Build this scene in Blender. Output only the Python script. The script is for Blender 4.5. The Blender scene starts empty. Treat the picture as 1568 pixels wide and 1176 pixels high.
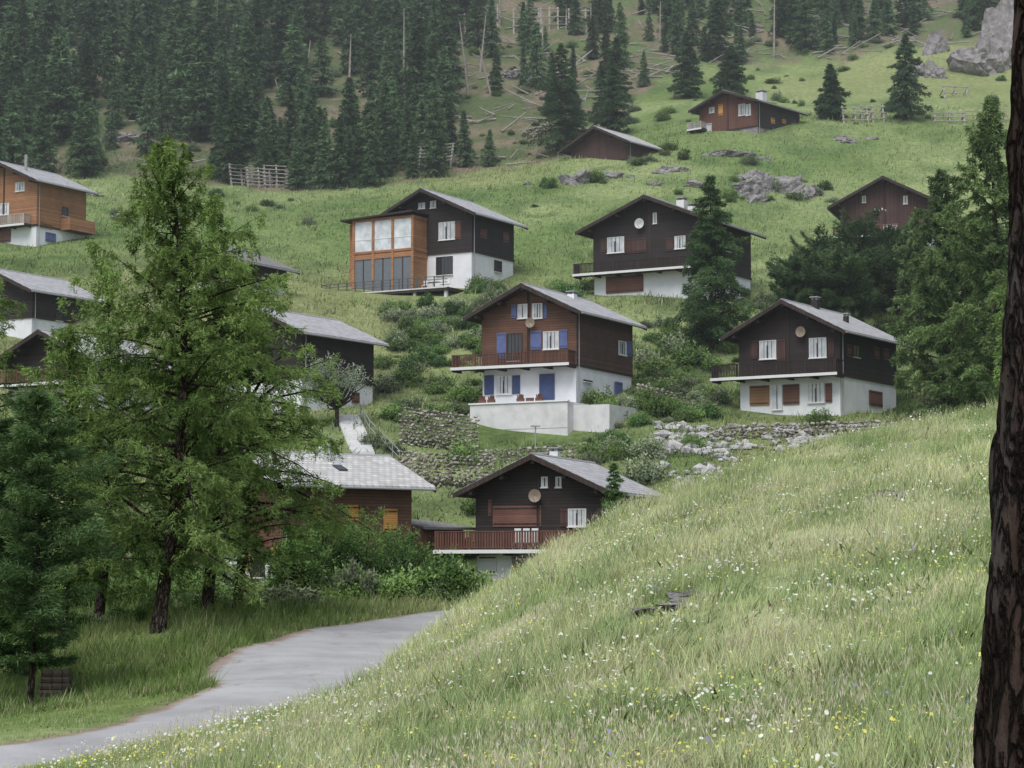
import bpy, bmesh, math, numpy as np
from mathutils import Vector, Matrix
scene=bpy.context.scene
F_=3400.0; CU,CV=784.0,588.0; HV=880.0
PIT=math.atan((HV-CV)/F_); COSP,SINP=math.cos(PIT),math.sin(PIT)
def ray(u,v):
    a=(u-CU)/F_; b=(CV-v)/F_
    return np.array([a, COSP-b*SINP, SINP+b*COSP])
def P(u,v,Y):
    d=ray(u,v); return d*(Y/d[1])
def proj(x,y,z):
    dz=y*COSP+z*SINP; up=-y*SINP+z*COSP
    return CU+F_*x/dz, CV-F_*up/dz
# ---------------- noise
def vnoise(x,y,seed=0):
    x=np.asarray(x,float);y=np.asarray(y,float)
    xi=np.floor(x).astype(np.int64);yi=np.floor(y).astype(np.int64)
    fx=x-xi;fy=y-yi;fx=fx*fx*(3-2*fx);fy=fy*fy*(3-2*fy)
    def h(a,b):
        n=(a*374761393+b*668265263+seed*974711)&0xffffffff
        n=((n^(n>>13))*1274126177)&0xffffffff
        return ((n^(n>>16))&0xffff)/65535.0
    return (h(xi,yi)*(1-fx)+h(xi+1,yi)*fx)*(1-fy)+(h(xi,yi+1)*(1-fx)+h(xi+1,yi+1)*fx)*fy
def fbm(x,y,s,seed=0,o=4):
    r=0;a=.5
    for i in range(o):
        r=r+a*vnoise(x/s*2**i+17.3*i,y/s*2**i-9.1*i,seed+i);a*=.5
    return r/(1-.5**o)
# ---------------- terrain
class TPS:
    def __init__(s,pts,lam):
        p=np.array(pts,float);s.c=p[:,:2]/100;z=p[:,2];n=len(p)
        K=s.phi(s.c,s.c)+lam*np.eye(n);Q=np.c_[np.ones(n),s.c]
        A=np.zeros((n+3,n+3));A[:n,:n]=K;A[:n,n:]=Q;A[n:,:n]=Q.T
        s.w=np.linalg.solve(A,np.r_[z,np.zeros(3)])
    def phi(s,a,b):
        r2=((a[:,None,:]-b[None,:,:])**2).sum(-1)
        return .5*r2*np.log(r2+1e-12)
    def __call__(s,x,y):
        sh=np.shape(x);q=np.c_[np.ravel(x),np.ravel(y)]/100;o=np.empty(len(q))
        for i in range(0,len(q),20000):
            k=q[i:i+20000];o[i:i+20000]=s.phi(k,s.c)@s.w[:-3]+np.c_[np.ones(len(k)),k]@s.w[-3:]
        return o.reshape(sh)
far=[]
for t in [(-100,1165,45),(50,1140,48),(200,1108,54),(350,1050,63),(338,1008,72),(400,985,78),(500,962,85),(600,947,92),(690,936,98),
 (240,968,80),(315,945,90),(362,940,92),(45,1090,66),(90,1075,68),(0,1050,75),(-200,1090,70),(-400,1100,75),(600,928,105),(700,918,112),(430,928,105),
 (830,905,133),(430,905,130),(620,885,136),(200,890,128),(0,860,130),(-200,830,130),(1000,880,130),(1200,870,125),(1500,840,125),(1800,830,125),
 (600,745,150),(740,752,150),(890,712,156),(882,628,170.5),(735,617,176),(735,690,164.5),(800,690,164),(880,690,163.5),(940,660,167),(460,635,170),(570,615,179),(330,640,172),(545,665,163),(640,650,166),
 (130,622,161),(-60,620,160),(-300,600,165),(50,520,190),(-100,520,190),(1130,632,173),(1287,637,169),(1380,630,178),(1480,622,180),(1700,600,185),(1250,695,157),(1050,725,151),(1100,652,167),(1500,710,155),
 (55,375,230),(-100,375,230),(-300,370,230),(355,455,200),(230,470,198),(650,466,205),(560,464,206),(500,462,205),(722,442,212),(790,415,221),(1087,460,203),(905,455,209),(1160,465,210),
 (1420,392,232),(1310,385,240),(1600,400,236),(850,445,213),(840,530,190),(640,545,190),(540,440,218),(1200,440,214),(1000,545,188),(1250,520,195),
 (300,335,254),(480,345,250),(150,305,266),(150,280,284),(-100,280,284),(480,302,278),(700,272,284),(860,252,288),(900,305,260),(1020,280,266),(1200,310,260),(1200,360,243),(1450,300,265),(1700,290,268),
 (868,245,286),(960,246,281),(1160,203,288),(1070,206,292),(1300,192,295),(1480,190,298),(1750,180,300),(1250,245,281),
 (100,200,318),(500,200,322),(900,180,325),(1250,150,320),(1500,130,325),(-200,200,318),(1800,120,325),
 (100,100,352),(500,100,355),(900,95,358),(1300,80,360),(1550,60,362),
 (0,0,395),(400,0,395),(800,0,398),(1200,0,400),(1600,-10,402),(-300,0,395),(1900,-20,402)]:
    far.append(P(*t))
for u in (-300,250,784,1300,1900):
    far.append(P(u,-130,450)); far.append(P(u,-260,520)); far.append(P(u,-380,640))
for x,y,z in [(-8.5,45,-3.9),(-7.2,48,-3.75),(-6,54,-3.45),(-4.2,63,-3.2),(-3.4,72,-2.8),(-3.2,78,-2.5),(-2.5,85,-2.15),(-.5,92,-1.85),(2,98,-1.65),
  (6,60,-4),(14,65,-3.6),(22,75,-2.6),(8,85,-2.2),(18,95,-1.6),(35,80,-1.5),(-14,30,-4.5),(0,30,-5),(20,30,-5),(-14,0,-6),(20,0,-6),(-40,50,-4.2),(-60,80,-2.5),(60,60,0),(-40,-30,-7),(40,-30,-6),
  (-180,100,1),(-180,200,28),(-180,300,60),(180,100,4),(180,200,30),(180,300,60)]:
    far.append((x,y,z))
FAR=TPS(far,2e-5)
crest=[(-200,1188,40),(0,1168,42),(200,1132,45),(350,1094,47.5),(450,1072,49),(540,1044,51),(620,988,53.5),(700,928,56),(780,877,58),(850,834,60),(925,791,62),(1000,758,64),(1100,722,66),(1200,692,68),(1350,655,70),(1530,618,72),(1750,560,74)]
cz=[P(*c)[2] for c in crest]
fixd=[(0,0,-1.75),(3,0,-1.7),(-3,0,-2.0),(-10,0,-3.4),(10,0,-.9),(2.3,9,-1.7),(-12,20,-3.9),(-25,30,-6),(0,-30,-1.7),(25,-30,.5),(-25,-30,-6),(35,50,6)]
for it in range(7):
    mp=list(fixd)
    for (u,v,Y),z in zip(crest,cz):
        p=P(u,v,Y);x=p[0]
        Yb=np.interp(u,[-200,100,400,784,1200,1500,1750],[38,37,32,26,22,20,19]);pb=P(u,1185 if u<300 else 1176,Yb)
        mp.append((x,Y,z));mp.append((x*1.04,Y+4,z-.7));mp.append((x*1.1,Y+12,z-4.2));mp.append((x*1.2,Y+26,z-10))
        for t in ([.5] if u<100 else [.12,.35,.65,1.]):mp.append((x+(pb[0]-x)*t,Y+(Yb-Y)*t,z+(pb[2]-z)*t))
    MND=TPS(mp,1e-5)
    for i,(u,v,Y) in enumerate(crest):
        yy=np.linspace(28,94,300);d=ray(u,v);xx=d[0]/d[1]*yy;vm=proj(xx,yy,MND(xx,yy))[1].min()
        cz[i]+=.9*(vm-(v+.2*F_/Y))*Y/F_
def hfn(x,y):
    f=FAR(x,y); amp=np.clip((y-100)/60,0,1)*.55
    f=f+amp*(fbm(x,y,9,3)-.5)*1.6+np.clip((y-300)/40,0,1)*(fbm(x,y,22,8)-.5)*7
    m=MND(x,y)+(fbm(x,y,4,5)-.5)*.28*np.clip((x+8)/5,.2,1)
    m=np.where(y>95,-60,m)
    k=.15;d=np.clip(.5+.5*(m-f)/k,0,1)
    return f*(1-d)+m*d+k*d*(1-d)
xs=np.r_[np.linspace(-300,-135,24)[:-1],np.arange(-135,-20,1.3),np.arange(-20,26,.5),np.arange(26,135,1.3),np.linspace(135,300,24)]
ys=np.r_[np.arange(-30,10,2.),np.arange(10,112,.55),np.arange(112,300,1.1),np.arange(300,650,3.)]
XX,YY=np.meshgrid(xs,ys)
ZZ=hfn(XX,YY)
def H(x,y):
    x=np.asarray(x,float);y=np.asarray(y,float)
    i=np.clip(np.searchsorted(xs,x)-1,0,len(xs)-2);j=np.clip(np.searchsorted(ys,y)-1,0,len(ys)-2)
    a=(x-xs[i])/(xs[i+1]-xs[i]);b=(y-ys[j])/(ys[j+1]-ys[j])
    return (ZZ[j,i]*(1-a)+ZZ[j,i+1]*a)*(1-b)+(ZZ[j+1,i]*(1-a)+ZZ[j+1,i+1]*a)*b
# ---------------- mesh helpers
def mk(name,V,Fs,mats,mi=None,col=None,smooth=False,parent=None):
    if not isinstance(Fs,list):Fs=[Fs]
    Fs=[np.asarray(f,np.int32) for f in Fs if len(f)]
    V=np.asarray(V,np.float32)
    me=bpy.data.meshes.new(name)
    me.vertices.add(len(V));me.vertices.foreach_set('co',V.ravel())
    tot=sum(f.size for f in Fs);n=sum(len(f) for f in Fs)
    me.loops.add(tot);me.loops.foreach_set('vertex_index',np.concatenate([f.ravel() for f in Fs]))
    me.polygons.add(n)
    cnt=np.concatenate([np.full(len(f),f.shape[1]) for f in Fs])
    me.polygons.foreach_set('loop_start',np.r_[0,np.cumsum(cnt)[:-1]].astype(np.int32))
    for m in (mats if isinstance(mats,(list,tuple)) else [mats]):me.materials.append(m)
    if mi is not None:me.polygons.foreach_set('material_index',np.asarray(mi,np.int32))
    me.polygons.foreach_set('use_smooth',np.full(n,bool(smooth)))
    if col is not None:
        c=me.color_attributes.new('Col','FLOAT_COLOR','POINT')
        col=np.asarray(col,np.float32)
        c.data.foreach_set('color',np.c_[col,np.ones(len(col),np.float32)].ravel())
    me.update(calc_edges=True)
    ob=bpy.data.objects.new(name,me);scene.collection.objects.link(ob)
    if parent:ob.parent=parent
    return ob
def empty(name,loc=(0,0,0),rz=0):
    e=bpy.data.objects.new(name,None);e.location=loc;e.rotation_euler=(0,0,rz);e.empty_display_size=.5
    scene.collection.objects.link(e);return e
class Part:
    def __init__(s):s.V=[];s.F=[]
    def poly(s,vs,fs):
        b=len(s.V);s.V+= [tuple(v) for v in vs];s.F+=[tuple(b+i for i in f) for f in fs]
    def box(s,x0,x1,y0,y1,z0,z1):
        if x0>x1:x0,x1=x1,x0
        if y0>y1:y0,y1=y1,y0
        s.poly([(x0,y0,z0),(x1,y0,z0),(x1,y1,z0),(x0,y1,z0),(x0,y0,z1),(x1,y0,z1),(x1,y1,z1),(x0,y1,z1)],
          [(0,3,2,1),(4,5,6,7),(0,1,5,4),(1,2,6,5),(2,3,7,6),(3,0,4,7)])
    def ext(s,prof,y0,y1):
        n=len(prof);vs=[(x,y0,z) for x,z in prof]+[(x,y1,z) for x,z in prof]
        s.poly(vs,[tuple(range(n)),tuple(range(2*n-1,n-1,-1))]+[(i,i+n,(i+1)%n+n,(i+1)%n) for i in range(n)])
    def beam(s,p,q,w,n=4):
        p=Vector(p);q=Vector(q);d=(q-p).normalized();a=d.orthogonal().normalized();b=d.cross(a)
        vs=[]
        for c in (p,q):
            for k in range(n):
                t=2*math.pi*(k+.5)/n;vs.append(tuple(c+(a*math.cos(t)+b*math.sin(t))*w*.5*1.3))
        s.poly(vs,[tuple(range(n-1,-1,-1)),tuple(range(n,2*n))]+[(k,(k+1)%n,(k+1)%n+n,k+n) for k in range(n)])
    def make(s,name,mat,parent=None):
        me=bpy.data.meshes.new(name);me.from_pydata(s.V,[],s.F);me.materials.append(mat);me.update()
        bm=bmesh.new();bm.from_mesh(me);bmesh.ops.recalc_face_normals(bm,faces=bm.faces);bm.to_mesh(me);bm.free()
        ob=bpy.data.objects.new(name,me);scene.collection.objects.link(ob)
        if parent:ob.parent=parent
        return ob
# ---------------- materials
def base(name,rough=.8,spec=.3):
    m=bpy.data.materials.new(name);m.use_nodes=True;nt=m.node_tree
    b=nt.nodes['Principled BSDF'];b.inputs['Roughness'].default_value=rough;b.inputs['Specular IOR Level'].default_value=spec
    return m,nt,b
def N(nt,t,**k):
    n=nt.nodes.new(t)
    for a,v in k.items():setattr(n,a,v)
    return n
def mixc(nt,fac,a,b,mode='MIX'):
    n=nt.nodes.new('ShaderNodeMix');n.data_type='RGBA';n.blend_type=mode
    for s,v in ((n.inputs[0],fac),(n.inputs[6],a),(n.inputs[7],b)):
        if hasattr(v,'links'):nt.links.new(v,s)
        else:s.default_value=v if not isinstance(v,tuple) or len(v)==4 else (*v,1)
    return n.outputs[2]
def math_(nt,op,a,b=0,c=0):
    n=nt.nodes.new('ShaderNodeMath');n.operation=op
    for i,v in enumerate((a,b,c)):
        if hasattr(v,'links'):nt.links.new(v,n.inputs[i])
        else:n.inputs[i].default_value=v
    return n.outputs[0]
def sc(c,k):return tuple(min(1,x*k) for x in c)
def coord(nt,scale=(1,1,1)):
    t=N(nt,'ShaderNodeTexCoord');mp_=N(nt,'ShaderNodeMapping');mp_.inputs['Scale'].default_value=scale
    nt.links.new(t.outputs['Object'],mp_.inputs[0]);return mp_.outputs[0],t
def noise(nt,vec,s,d=4,r=.6):
    n=N(nt,'ShaderNodeTexNoise');n.inputs['Scale'].default_value=s;n.inputs['Detail'].default_value=d;n.inputs['Roughness'].default_value=r
    nt.links.new(vec,n.inputs['Vector']);return n.outputs['Fac']
def ramp(nt,fac,a,b):
    n=N(nt,'ShaderNodeMapRange');n.inputs[1].default_value=a;n.inputs[2].default_value=b
    nt.links.new(fac,n.inputs[0]);return n.outputs[0]
def bump(nt,b,h,st=.4,d=.05):
    n=N(nt,'ShaderNodeBump');n.inputs['Strength'].default_value=st;n.inputs['Distance'].default_value=d
    nt.links.new(h,n.inputs['Height']);nt.links.new(n.outputs[0],b.inputs['Normal'])
def plain(name,c,rough=.7,var=.25,s=3.,bs=.2):
    m,nt,b=base(name,rough);v,_=coord(nt)
    f=ramp(nt,noise(nt,v,s,6),.3,.7);nt.links.new(mixc(nt,f,sc(c,1-var),sc(c,1+var)),b.inputs['Base Color'])
    bump(nt,b,noise(nt,v,s*6,3),bs,.02);return m
def wood(name,c,plank=.2,vert=False,var=.35):
    m,nt,b=base(name,.75,.2);v,tc=coord(nt,(1,1,1))
    sx=N(nt,'ShaderNodeSeparateXYZ');nt.links.new(tc.outputs['Object'],sx.inputs[0])
    ax=math_(nt,'ADD',sx.outputs[0],sx.outputs[1]) if vert else sx.outputs[2]
    q=math_(nt,'DIVIDE',ax,plank);fr=math_(nt,'FRACT',q);fl=math_(nt,'FLOOR',q)
    line=math_(nt,'LESS_THAN',fr,.1)
    wn=N(nt,'ShaderNodeTexWhiteNoise');wn.noise_dimensions='1D';nt.links.new(fl,wn.inputs['W'])
    g=noise(nt,coord(nt,(12,12,.8) if vert else (.8,.8,14))[0],1.5,5)
    big=noise(nt,v,.7,3)
    f=math_(nt,'ADD',math_(nt,'MULTIPLY',g,.5),math_(nt,'ADD',math_(nt,'MULTIPLY',wn.outputs[0],.2),math_(nt,'MULTIPLY',big,.45)))
    f=ramp(nt,f,.35,.8)
    col=mixc(nt,f,sc(c,1-var),sc(c,1+var));col=mixc(nt,line,col,sc(c,.3))
    nt.links.new(col,b.inputs['Base Color']);bump(nt,b,math_(nt,'SUBTRACT',g,line),.4,.03);return m
def roofm(name,c):
    m,nt,b=base(name,.65,.3);tc=N(nt,'ShaderNodeTexCoord');sx=N(nt,'ShaderNodeSeparateXYZ');nt.links.new(tc.outputs['Object'],sx.inputs[0])
    cx=N(nt,'ShaderNodeCombineXYZ');nt.links.new(sx.outputs[1],cx.inputs[0]);nt.links.new(sx.outputs[0],cx.inputs[1])
    br=N(nt,'ShaderNodeTexBrick');nt.links.new(cx.outputs[0],br.inputs['Vector'])
    br.inputs['Scale'].default_value=1;br.inputs['Brick Width'].default_value=.45;br.inputs['Row Height'].default_value=.38;br.inputs['Mortar Size'].default_value=.03
    br.inputs['Color1'].default_value=(*sc(c,.8),1);br.inputs['Color2'].default_value=(*sc(c,1.12),1);br.inputs['Mortar'].default_value=(*sc(c,.5),1)
    v,_=coord(nt);f=ramp(nt,noise(nt,v,1.2,6),.35,.8)
    nt.links.new(mixc(nt,f,br.outputs['Color'],mixc(nt,.35,br.outputs['Color'],(.2,.19,.15,1))),b.inputs['Base Color'])
    bump(nt,b,br.outputs['Fac'],.4,.03);return m
def attrm(name,trans=.25,rnd=.3,ns=None,nv=.3,bs=0):
    m=bpy.data.materials.new(name);m.use_nodes=True;nt=m.node_tree;nt.nodes.remove(nt.nodes['Principled BSDF'])
    b=N(nt,'ShaderNodeBsdfDiffuse');a=N(nt,'ShaderNodeAttribute');a.attribute_name='Col';c=a.outputs['Color']
    if rnd:
        oi=N(nt,'ShaderNodeObjectInfo');r=N(nt,'ShaderNodeMapRange');r.inputs[3].default_value=1-rnd;r.inputs[4].default_value=1+rnd
        nt.links.new(oi.outputs['Random'],r.inputs[0]);c=mixc(nt,1.,c,r.outputs[0],'MULTIPLY')
    if ns:
        v,_=coord(nt);f=noise(nt,v,ns,8,.7);r=N(nt,'ShaderNodeMapRange');r.inputs[1].default_value=.3;r.inputs[2].default_value=.7;r.inputs[3].default_value=1-nv;r.inputs[4].default_value=1+nv
        nt.links.new(f,r.inputs[0]);c=mixc(nt,1.,c,r.outputs[0],'MULTIPLY')
        if bs:bump(nt,b,f,bs,.25)
    nt.links.new(c,b.inputs['Color']);out=b.outputs[0]
    if trans:
        t=N(nt,'ShaderNodeBsdfTranslucent');nt.links.new(c,t.inputs[0]);mx=N(nt,'ShaderNodeMixShader');mx.inputs[0].default_value=trans
        nt.links.new(b.outputs[0],mx.inputs[1]);nt.links.new(t.outputs[0],mx.inputs[2]);out=mx.outputs[0]
    nt.links.new(out,nt.nodes['Material Output'].inputs[0])
    return m
def barkm(name,c,s=6,gap=.18):
    m,nt,b=base(name,.9,.1);v,_=coord(nt,(1,1,.3))
    vo=N(nt,'ShaderNodeTexVoronoi');vo.feature='DISTANCE_TO_EDGE';vo.inputs['Scale'].default_value=s*1.6
    n1=noise(nt,v,s*1.5,8,.75);n3=noise(nt,v,s*.5,4,.7)
    vv=N(nt,'ShaderNodeVectorMath');vv.operation='ADD';nt.links.new(v,vv.inputs[0])
    nn=N(nt,'ShaderNodeTexNoise');nn.inputs['Scale'].default_value=s;nn.inputs['Detail'].default_value=5;nt.links.new(v,nn.inputs[0])
    s2=N(nt,'ShaderNodeVectorMath');s2.operation='SCALE';s2.inputs[3].default_value=.4;nt.links.new(nn.outputs['Color'],s2.inputs[0]);nt.links.new(s2.outputs[0],vv.inputs[1])
    nt.links.new(vv.outputs[0],vo.inputs['Vector'])
    e=ramp(nt,vo.outputs['Distance'],.0,.2)
    col=mixc(nt,ramp(nt,n1,.35,.7),sc(c,.4),sc(c,1.5));col=mixc(nt,ramp(nt,n3,.5,.65),col,(c[0]*1.7,c[0]*1.45,c[0]*1.4));col=mixc(nt,e,sc(c,gap),col)
    nt.links.new(col,b.inputs['Base Color']);bump(nt,b,math_(nt,'ADD',e,math_(nt,'MULTIPLY',n1,.6)),1.,.06);return m
def rockm(name,c,moss=.6):
    m,nt,b=base(name,.9,.2);v,_=coord(nt)
    n1=noise(nt,v,1.3,8,.75);n2=noise(nt,v,.5,5);n4=noise(nt,coord(nt,(1,1,.25))[0],.8,6,.7)
    col=mixc(nt,ramp(nt,n1,.3,.7),sc(c,.5),sc(c,1.35));col=mixc(nt,ramp(nt,n4,.5,.62),col,sc(c,.5));col=mixc(nt,ramp(nt,n2,moss,moss+.15),col,(.13,.17,.065))
    nt.links.new(col,b.inputs['Base Color']);bump(nt,b,math_(nt,'ADD',n1,n4),.9,.3);return m
def glassm(name,c,rough=.08):
    m,nt,b=base(name,rough,.6);v,_=coord(nt)
    nt.links.new(mixc(nt,ramp(nt,noise(nt,v,1.1,2),.3,.7),sc(c,.7),sc(c,1.2)),b.inputs['Base Color']);return m
M={}
M['dark']=wood('dark_larch_boards',(.040,.032,.031))
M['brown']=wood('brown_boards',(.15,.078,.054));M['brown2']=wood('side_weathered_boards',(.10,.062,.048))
M['orange']=wood('fresh_orange_boards',(.36,.18,.095),.2);M['redb']=wood('red_brown_boards',(.15,.07,.052),.15,True);M['maroon']=wood('maroon_boards',(.085,.048,.043),.15,True)
M['trim']=wood('dark_roof_timber',(.05,.037,.032),.3,True);M['rail']=wood('railing_timber',(.12,.06,.046),.3,True)
M['raild']=wood('dark_railing_timber',(.042,.031,.029),.3,True)
M['white']=plain('white_render',(.74,.75,.78),.85,.09,.8);M['conc']=plain('concrete',(.6,.6,.6),.9,.14,1.2)
M['roof']=roofm('stone_slab_roof',(.50,.50,.52));M['roofd']=roofm('dull_slab_roof',(.27,.26,.26));M['roofl']=roofm('pale_roof',(.58,.57,.56))
M['blue']=plain('blue_paint',(.11,.14,.30),.6,.15);M['blued']=plain('dark_blue_paint',(.06,.085,.19),.6,.15)
M['ox']=wood('oxide_shutters',(.18,.09,.07),.12);M['or']=wood('orange_shutters',(.66,.33,.09),.12);M['olive']=wood('ochre_shutters',(.30,.17,.09),.12)
M['frame']=plain('white_frames',(.68,.68,.67),.6,.05);M['curt']=glassm('curtained_glass',(.55,.57,.6),.25);M['gl']=glassm('dark_glass',(.03,.034,.04))
M['glw']=glassm('painted_reflection_glass',(.62,.65,.68),.12);M['grey']=plain('grey_panels',(.15,.17,.19),.5,.1)  # pale base colour paints white reflections into the conservatory glass
M['metal']=plain('metal',(.3,.3,.31),.4,.1);M['dish']=plain('dish_paint',(.28,.22,.17),.6,.1);M['dishw']=plain('dish_white',(.6,.6,.6),.5,.1)
M['steel']=plain('dark_steel',(.10,.10,.11),.4,.1)
M['wgrey']=wood('grey_weathered_timber',(.40,.37,.34),.3,True);M['logs']=wood('stacked_log_wood',(.14,.11,.09),.3,True)
M['rock']=rockm('grey_rock',(.33,.31,.31));M['rockw']=rockm('pale_rock',(.55,.54,.53),.66);M['rockb']=rockm('wall_stone',(.46,.42,.38),.8)
M['bark']=barkm('bark',(.085,.064,.052),5);M['barkp']=barkm('pine_bark',(.048,.031,.026),7,.12)
M['dead']=plain('dead_wood',(.31,.28,.25),.9,.3,2)
M['leaf']=attrm('foliage',.25,.2);M['leaff']=attrm('forest_foliage',0,.42);M['grass']=attrm('grass_blades',0,0);M['ground']=attrm('meadow_ground',0,0,1.6,.35,.6)
# ---------------- terrain mesh and colours
roadL=np.array([(-16,36),(-11.7,45),(-10.4,48),(-9.3,54),(-8.2,62),(-9.2,66),(-9.6,70),(-9.2,75),(-8.3,80),(-7.1,85),(-5,92),(-2.7,98),(3,106),(12,110)],float)
roadR=np.array([(-12,36),(-8.2,45),(-7.2,48),(-5.6,54),(-3.7,62),(-3.3,66),(-3.0,70),(-2.7,75),(-2.4,80),(-2.1,85),(-.5,92),(2,98),(6,102),(13,105)],float)
def roadw(x,y):
    l=np.interp(y,roadL[:12,1],roadL[:12,0]);r=np.interp(y,roadR[:12,1],roadR[:12,0])
    d=np.minimum(x-l,r-x);return np.where((y>36)&(y<98),d,-9)
cu=np.array([-400,150,480,700,840,900,1000,1100,1300,1450,1568,1900]);cvv=np.array([270,275,300,270,250,225,130,105,95,75,60,50])
def gcol(x,y):
    x=np.asarray(x);y=np.asarray(y)
    n=fbm(x,y,14,21)[...,None];n2=fbm(x,y,3.5,33)[...,None];n5=fbm(x,y*.6,30,81)[...,None];n7=fbm(x,y*.5,1.3,91)[...,None]
    A=np.array([.15,.215,.075]);B=np.array([.27,.325,.145]);C=np.array([.085,.145,.052])
    c=A+(B-A)*np.clip((n-.3)*2.2,0,1)
    c=c+(C-c)*np.clip((n2-.48)*3.5,0,1)*.7
    c=c+(np.array([.30,.32,.15])-c)*np.clip((n5-.5)*4,0,.6)
    near=np.clip((85-y)/20,0,1)[...,None]*np.clip((x+9+(y-50)*.1)/4,0,1)[...,None]
    D=np.array([.36,.395,.205]);c=c+(D-c)*near*np.clip((n*.6+n2*.6-.25)*1.9,0,.85)
    c=c+(np.array([.13,.20,.07])-c)*near*np.clip((n7-.51)*5,0,.65)
    c=c+(np.array([.46,.455,.28])-c)*near*np.clip((.44-n7)*5,0,.5)
    z=H(x,y);u,v=proj(x,np.maximum(y,5),z)
    vil=(np.clip((y-98)/15,0,1)*np.clip((238-y)/30,0,1))[...,None]
    c=c*(1-.38*vil*np.clip((n2-.2)*2,0,1))
    left=(np.clip((-3-x)/5,0,1)*np.clip((y-52)/5,0,1)*np.clip((110-y)/15,0,1))[...,None]
    c=c+(np.array([.10,.165,.045])+(np.array([.16,.21,.07])-np.array([.10,.165,.045]))*np.clip((n2-.35)*3,0,1)-c)*left*.85  # left verge grass, tree shade painted in as a darker green
    fm=np.where(y>235,np.clip((np.interp(u,cu,cvv)+(n2[...,0]-.5)*22-v)/10,0,1),0)[...,None]
    Ff=np.array([.10,.13,.06])+(np.array([.22,.18,.13])-np.array([.10,.13,.06]))*np.clip((n2-.44)*4,0,1)
    Fg=np.array([.13,.18,.075])
    rgt=np.clip((u-780)/200,0,1)[...,None]
    Ff=Ff+(Fg-Ff)*rgt*np.clip((.58-n2)*5,0,1)
    c=c+(Ff-c)*fm
    return c
ny,nx=XX.shape
idx=np.arange(nx*ny).reshape(ny,nx)
q=np.stack([idx[:-1,:-1],idx[:-1,1:],idx[1:,1:],idx[1:,:-1]],-1).reshape(-1,4)
C=gcol(XX.ravel(),YY.ravel())
rw=roadw(XX.ravel(),YY.ravel())[:,None];dm=np.clip((rw+1.0)/1.0,0,1)*np.clip(fbm(XX.ravel(),YY.ravel(),1.5,77)[:,None]*2.5-.4,0,1)
C=C+(np.array([.25,.20,.16])-C)*dm
mk('hillside_ground',np.c_[XX.ravel(),YY.ravel(),ZZ.ravel()],q,M['ground'],col=C,smooth=True)
# road
m,nt,b=base('worn_asphalt',.9,.2);v,_=coord(nt)
c=mixc(nt,ramp(nt,noise(nt,v,.35,6),.35,.65),(.36,.355,.36),(.48,.475,.48));c=mixc(nt,ramp(nt,noise(nt,v,30,2),.3,.7),mixc(nt,1.,c,(.78,.78,.78,1),'MULTIPLY'),c)
a=N(nt,'ShaderNodeAttribute');a.attribute_name='Col';sxx=N(nt,'ShaderNodeSeparateColor');nt.links.new(a.outputs['Color'],sxx.inputs[0])
edge=ramp(nt,math_(nt,'ADD',sxx.outputs[0],math_(nt,'MULTIPLY',noise(nt,v,1.2,6),.9)),.5,.8)
c=mixc(nt,edge,(.27,.195,.15),c)
ds=noise(nt,coord(nt,(1,.35,1))[0],.8,7,.7);c=mixc(nt,ramp(nt,ds,.58,.7),c,(.28,.25,.225));nt.links.new(c,b.inputs['Base Color']);bump(nt,b,noise(nt,v,25,3),.3,.02);M['asph']=m
tt=np.linspace(0,len(roadL)-1,240);ii=np.arange(len(roadL))
RL=np.c_[np.interp(tt,ii,roadL[:,0]),np.interp(tt,ii,roadL[:,1])];RR=np.c_[np.interp(tt,ii,roadR[:,0]),np.interp(tt,ii,roadR[:,1])]
RL[:,0]+=(vnoise(RL[:,1]*.6,RL[:,1]*0,4)-.5)*.5
nn=16;V=[];cc=[]
for k in range(nn+1):
    w=k/nn;p=RL*(1-w)+RR*w
    z=FAR(p[:,0],p[:,1])+.06;V.append(np.c_[p,z]);cc.append(np.full((len(p),3),min(w*4,1)))
V=np.array(V);nr=V.shape[1];idx=np.arange((nn+1)*nr).reshape(nn+1,nr)
q=np.stack([idx[:-1,:-1],idx[1:,:-1],idx[1:,1:],idx[:-1,1:]],-1).reshape(-1,4)
mk('village_road',V.reshape(-1,3),q,M['asph'],col=np.array(cc).reshape(-1,3),smooth=True)
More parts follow.
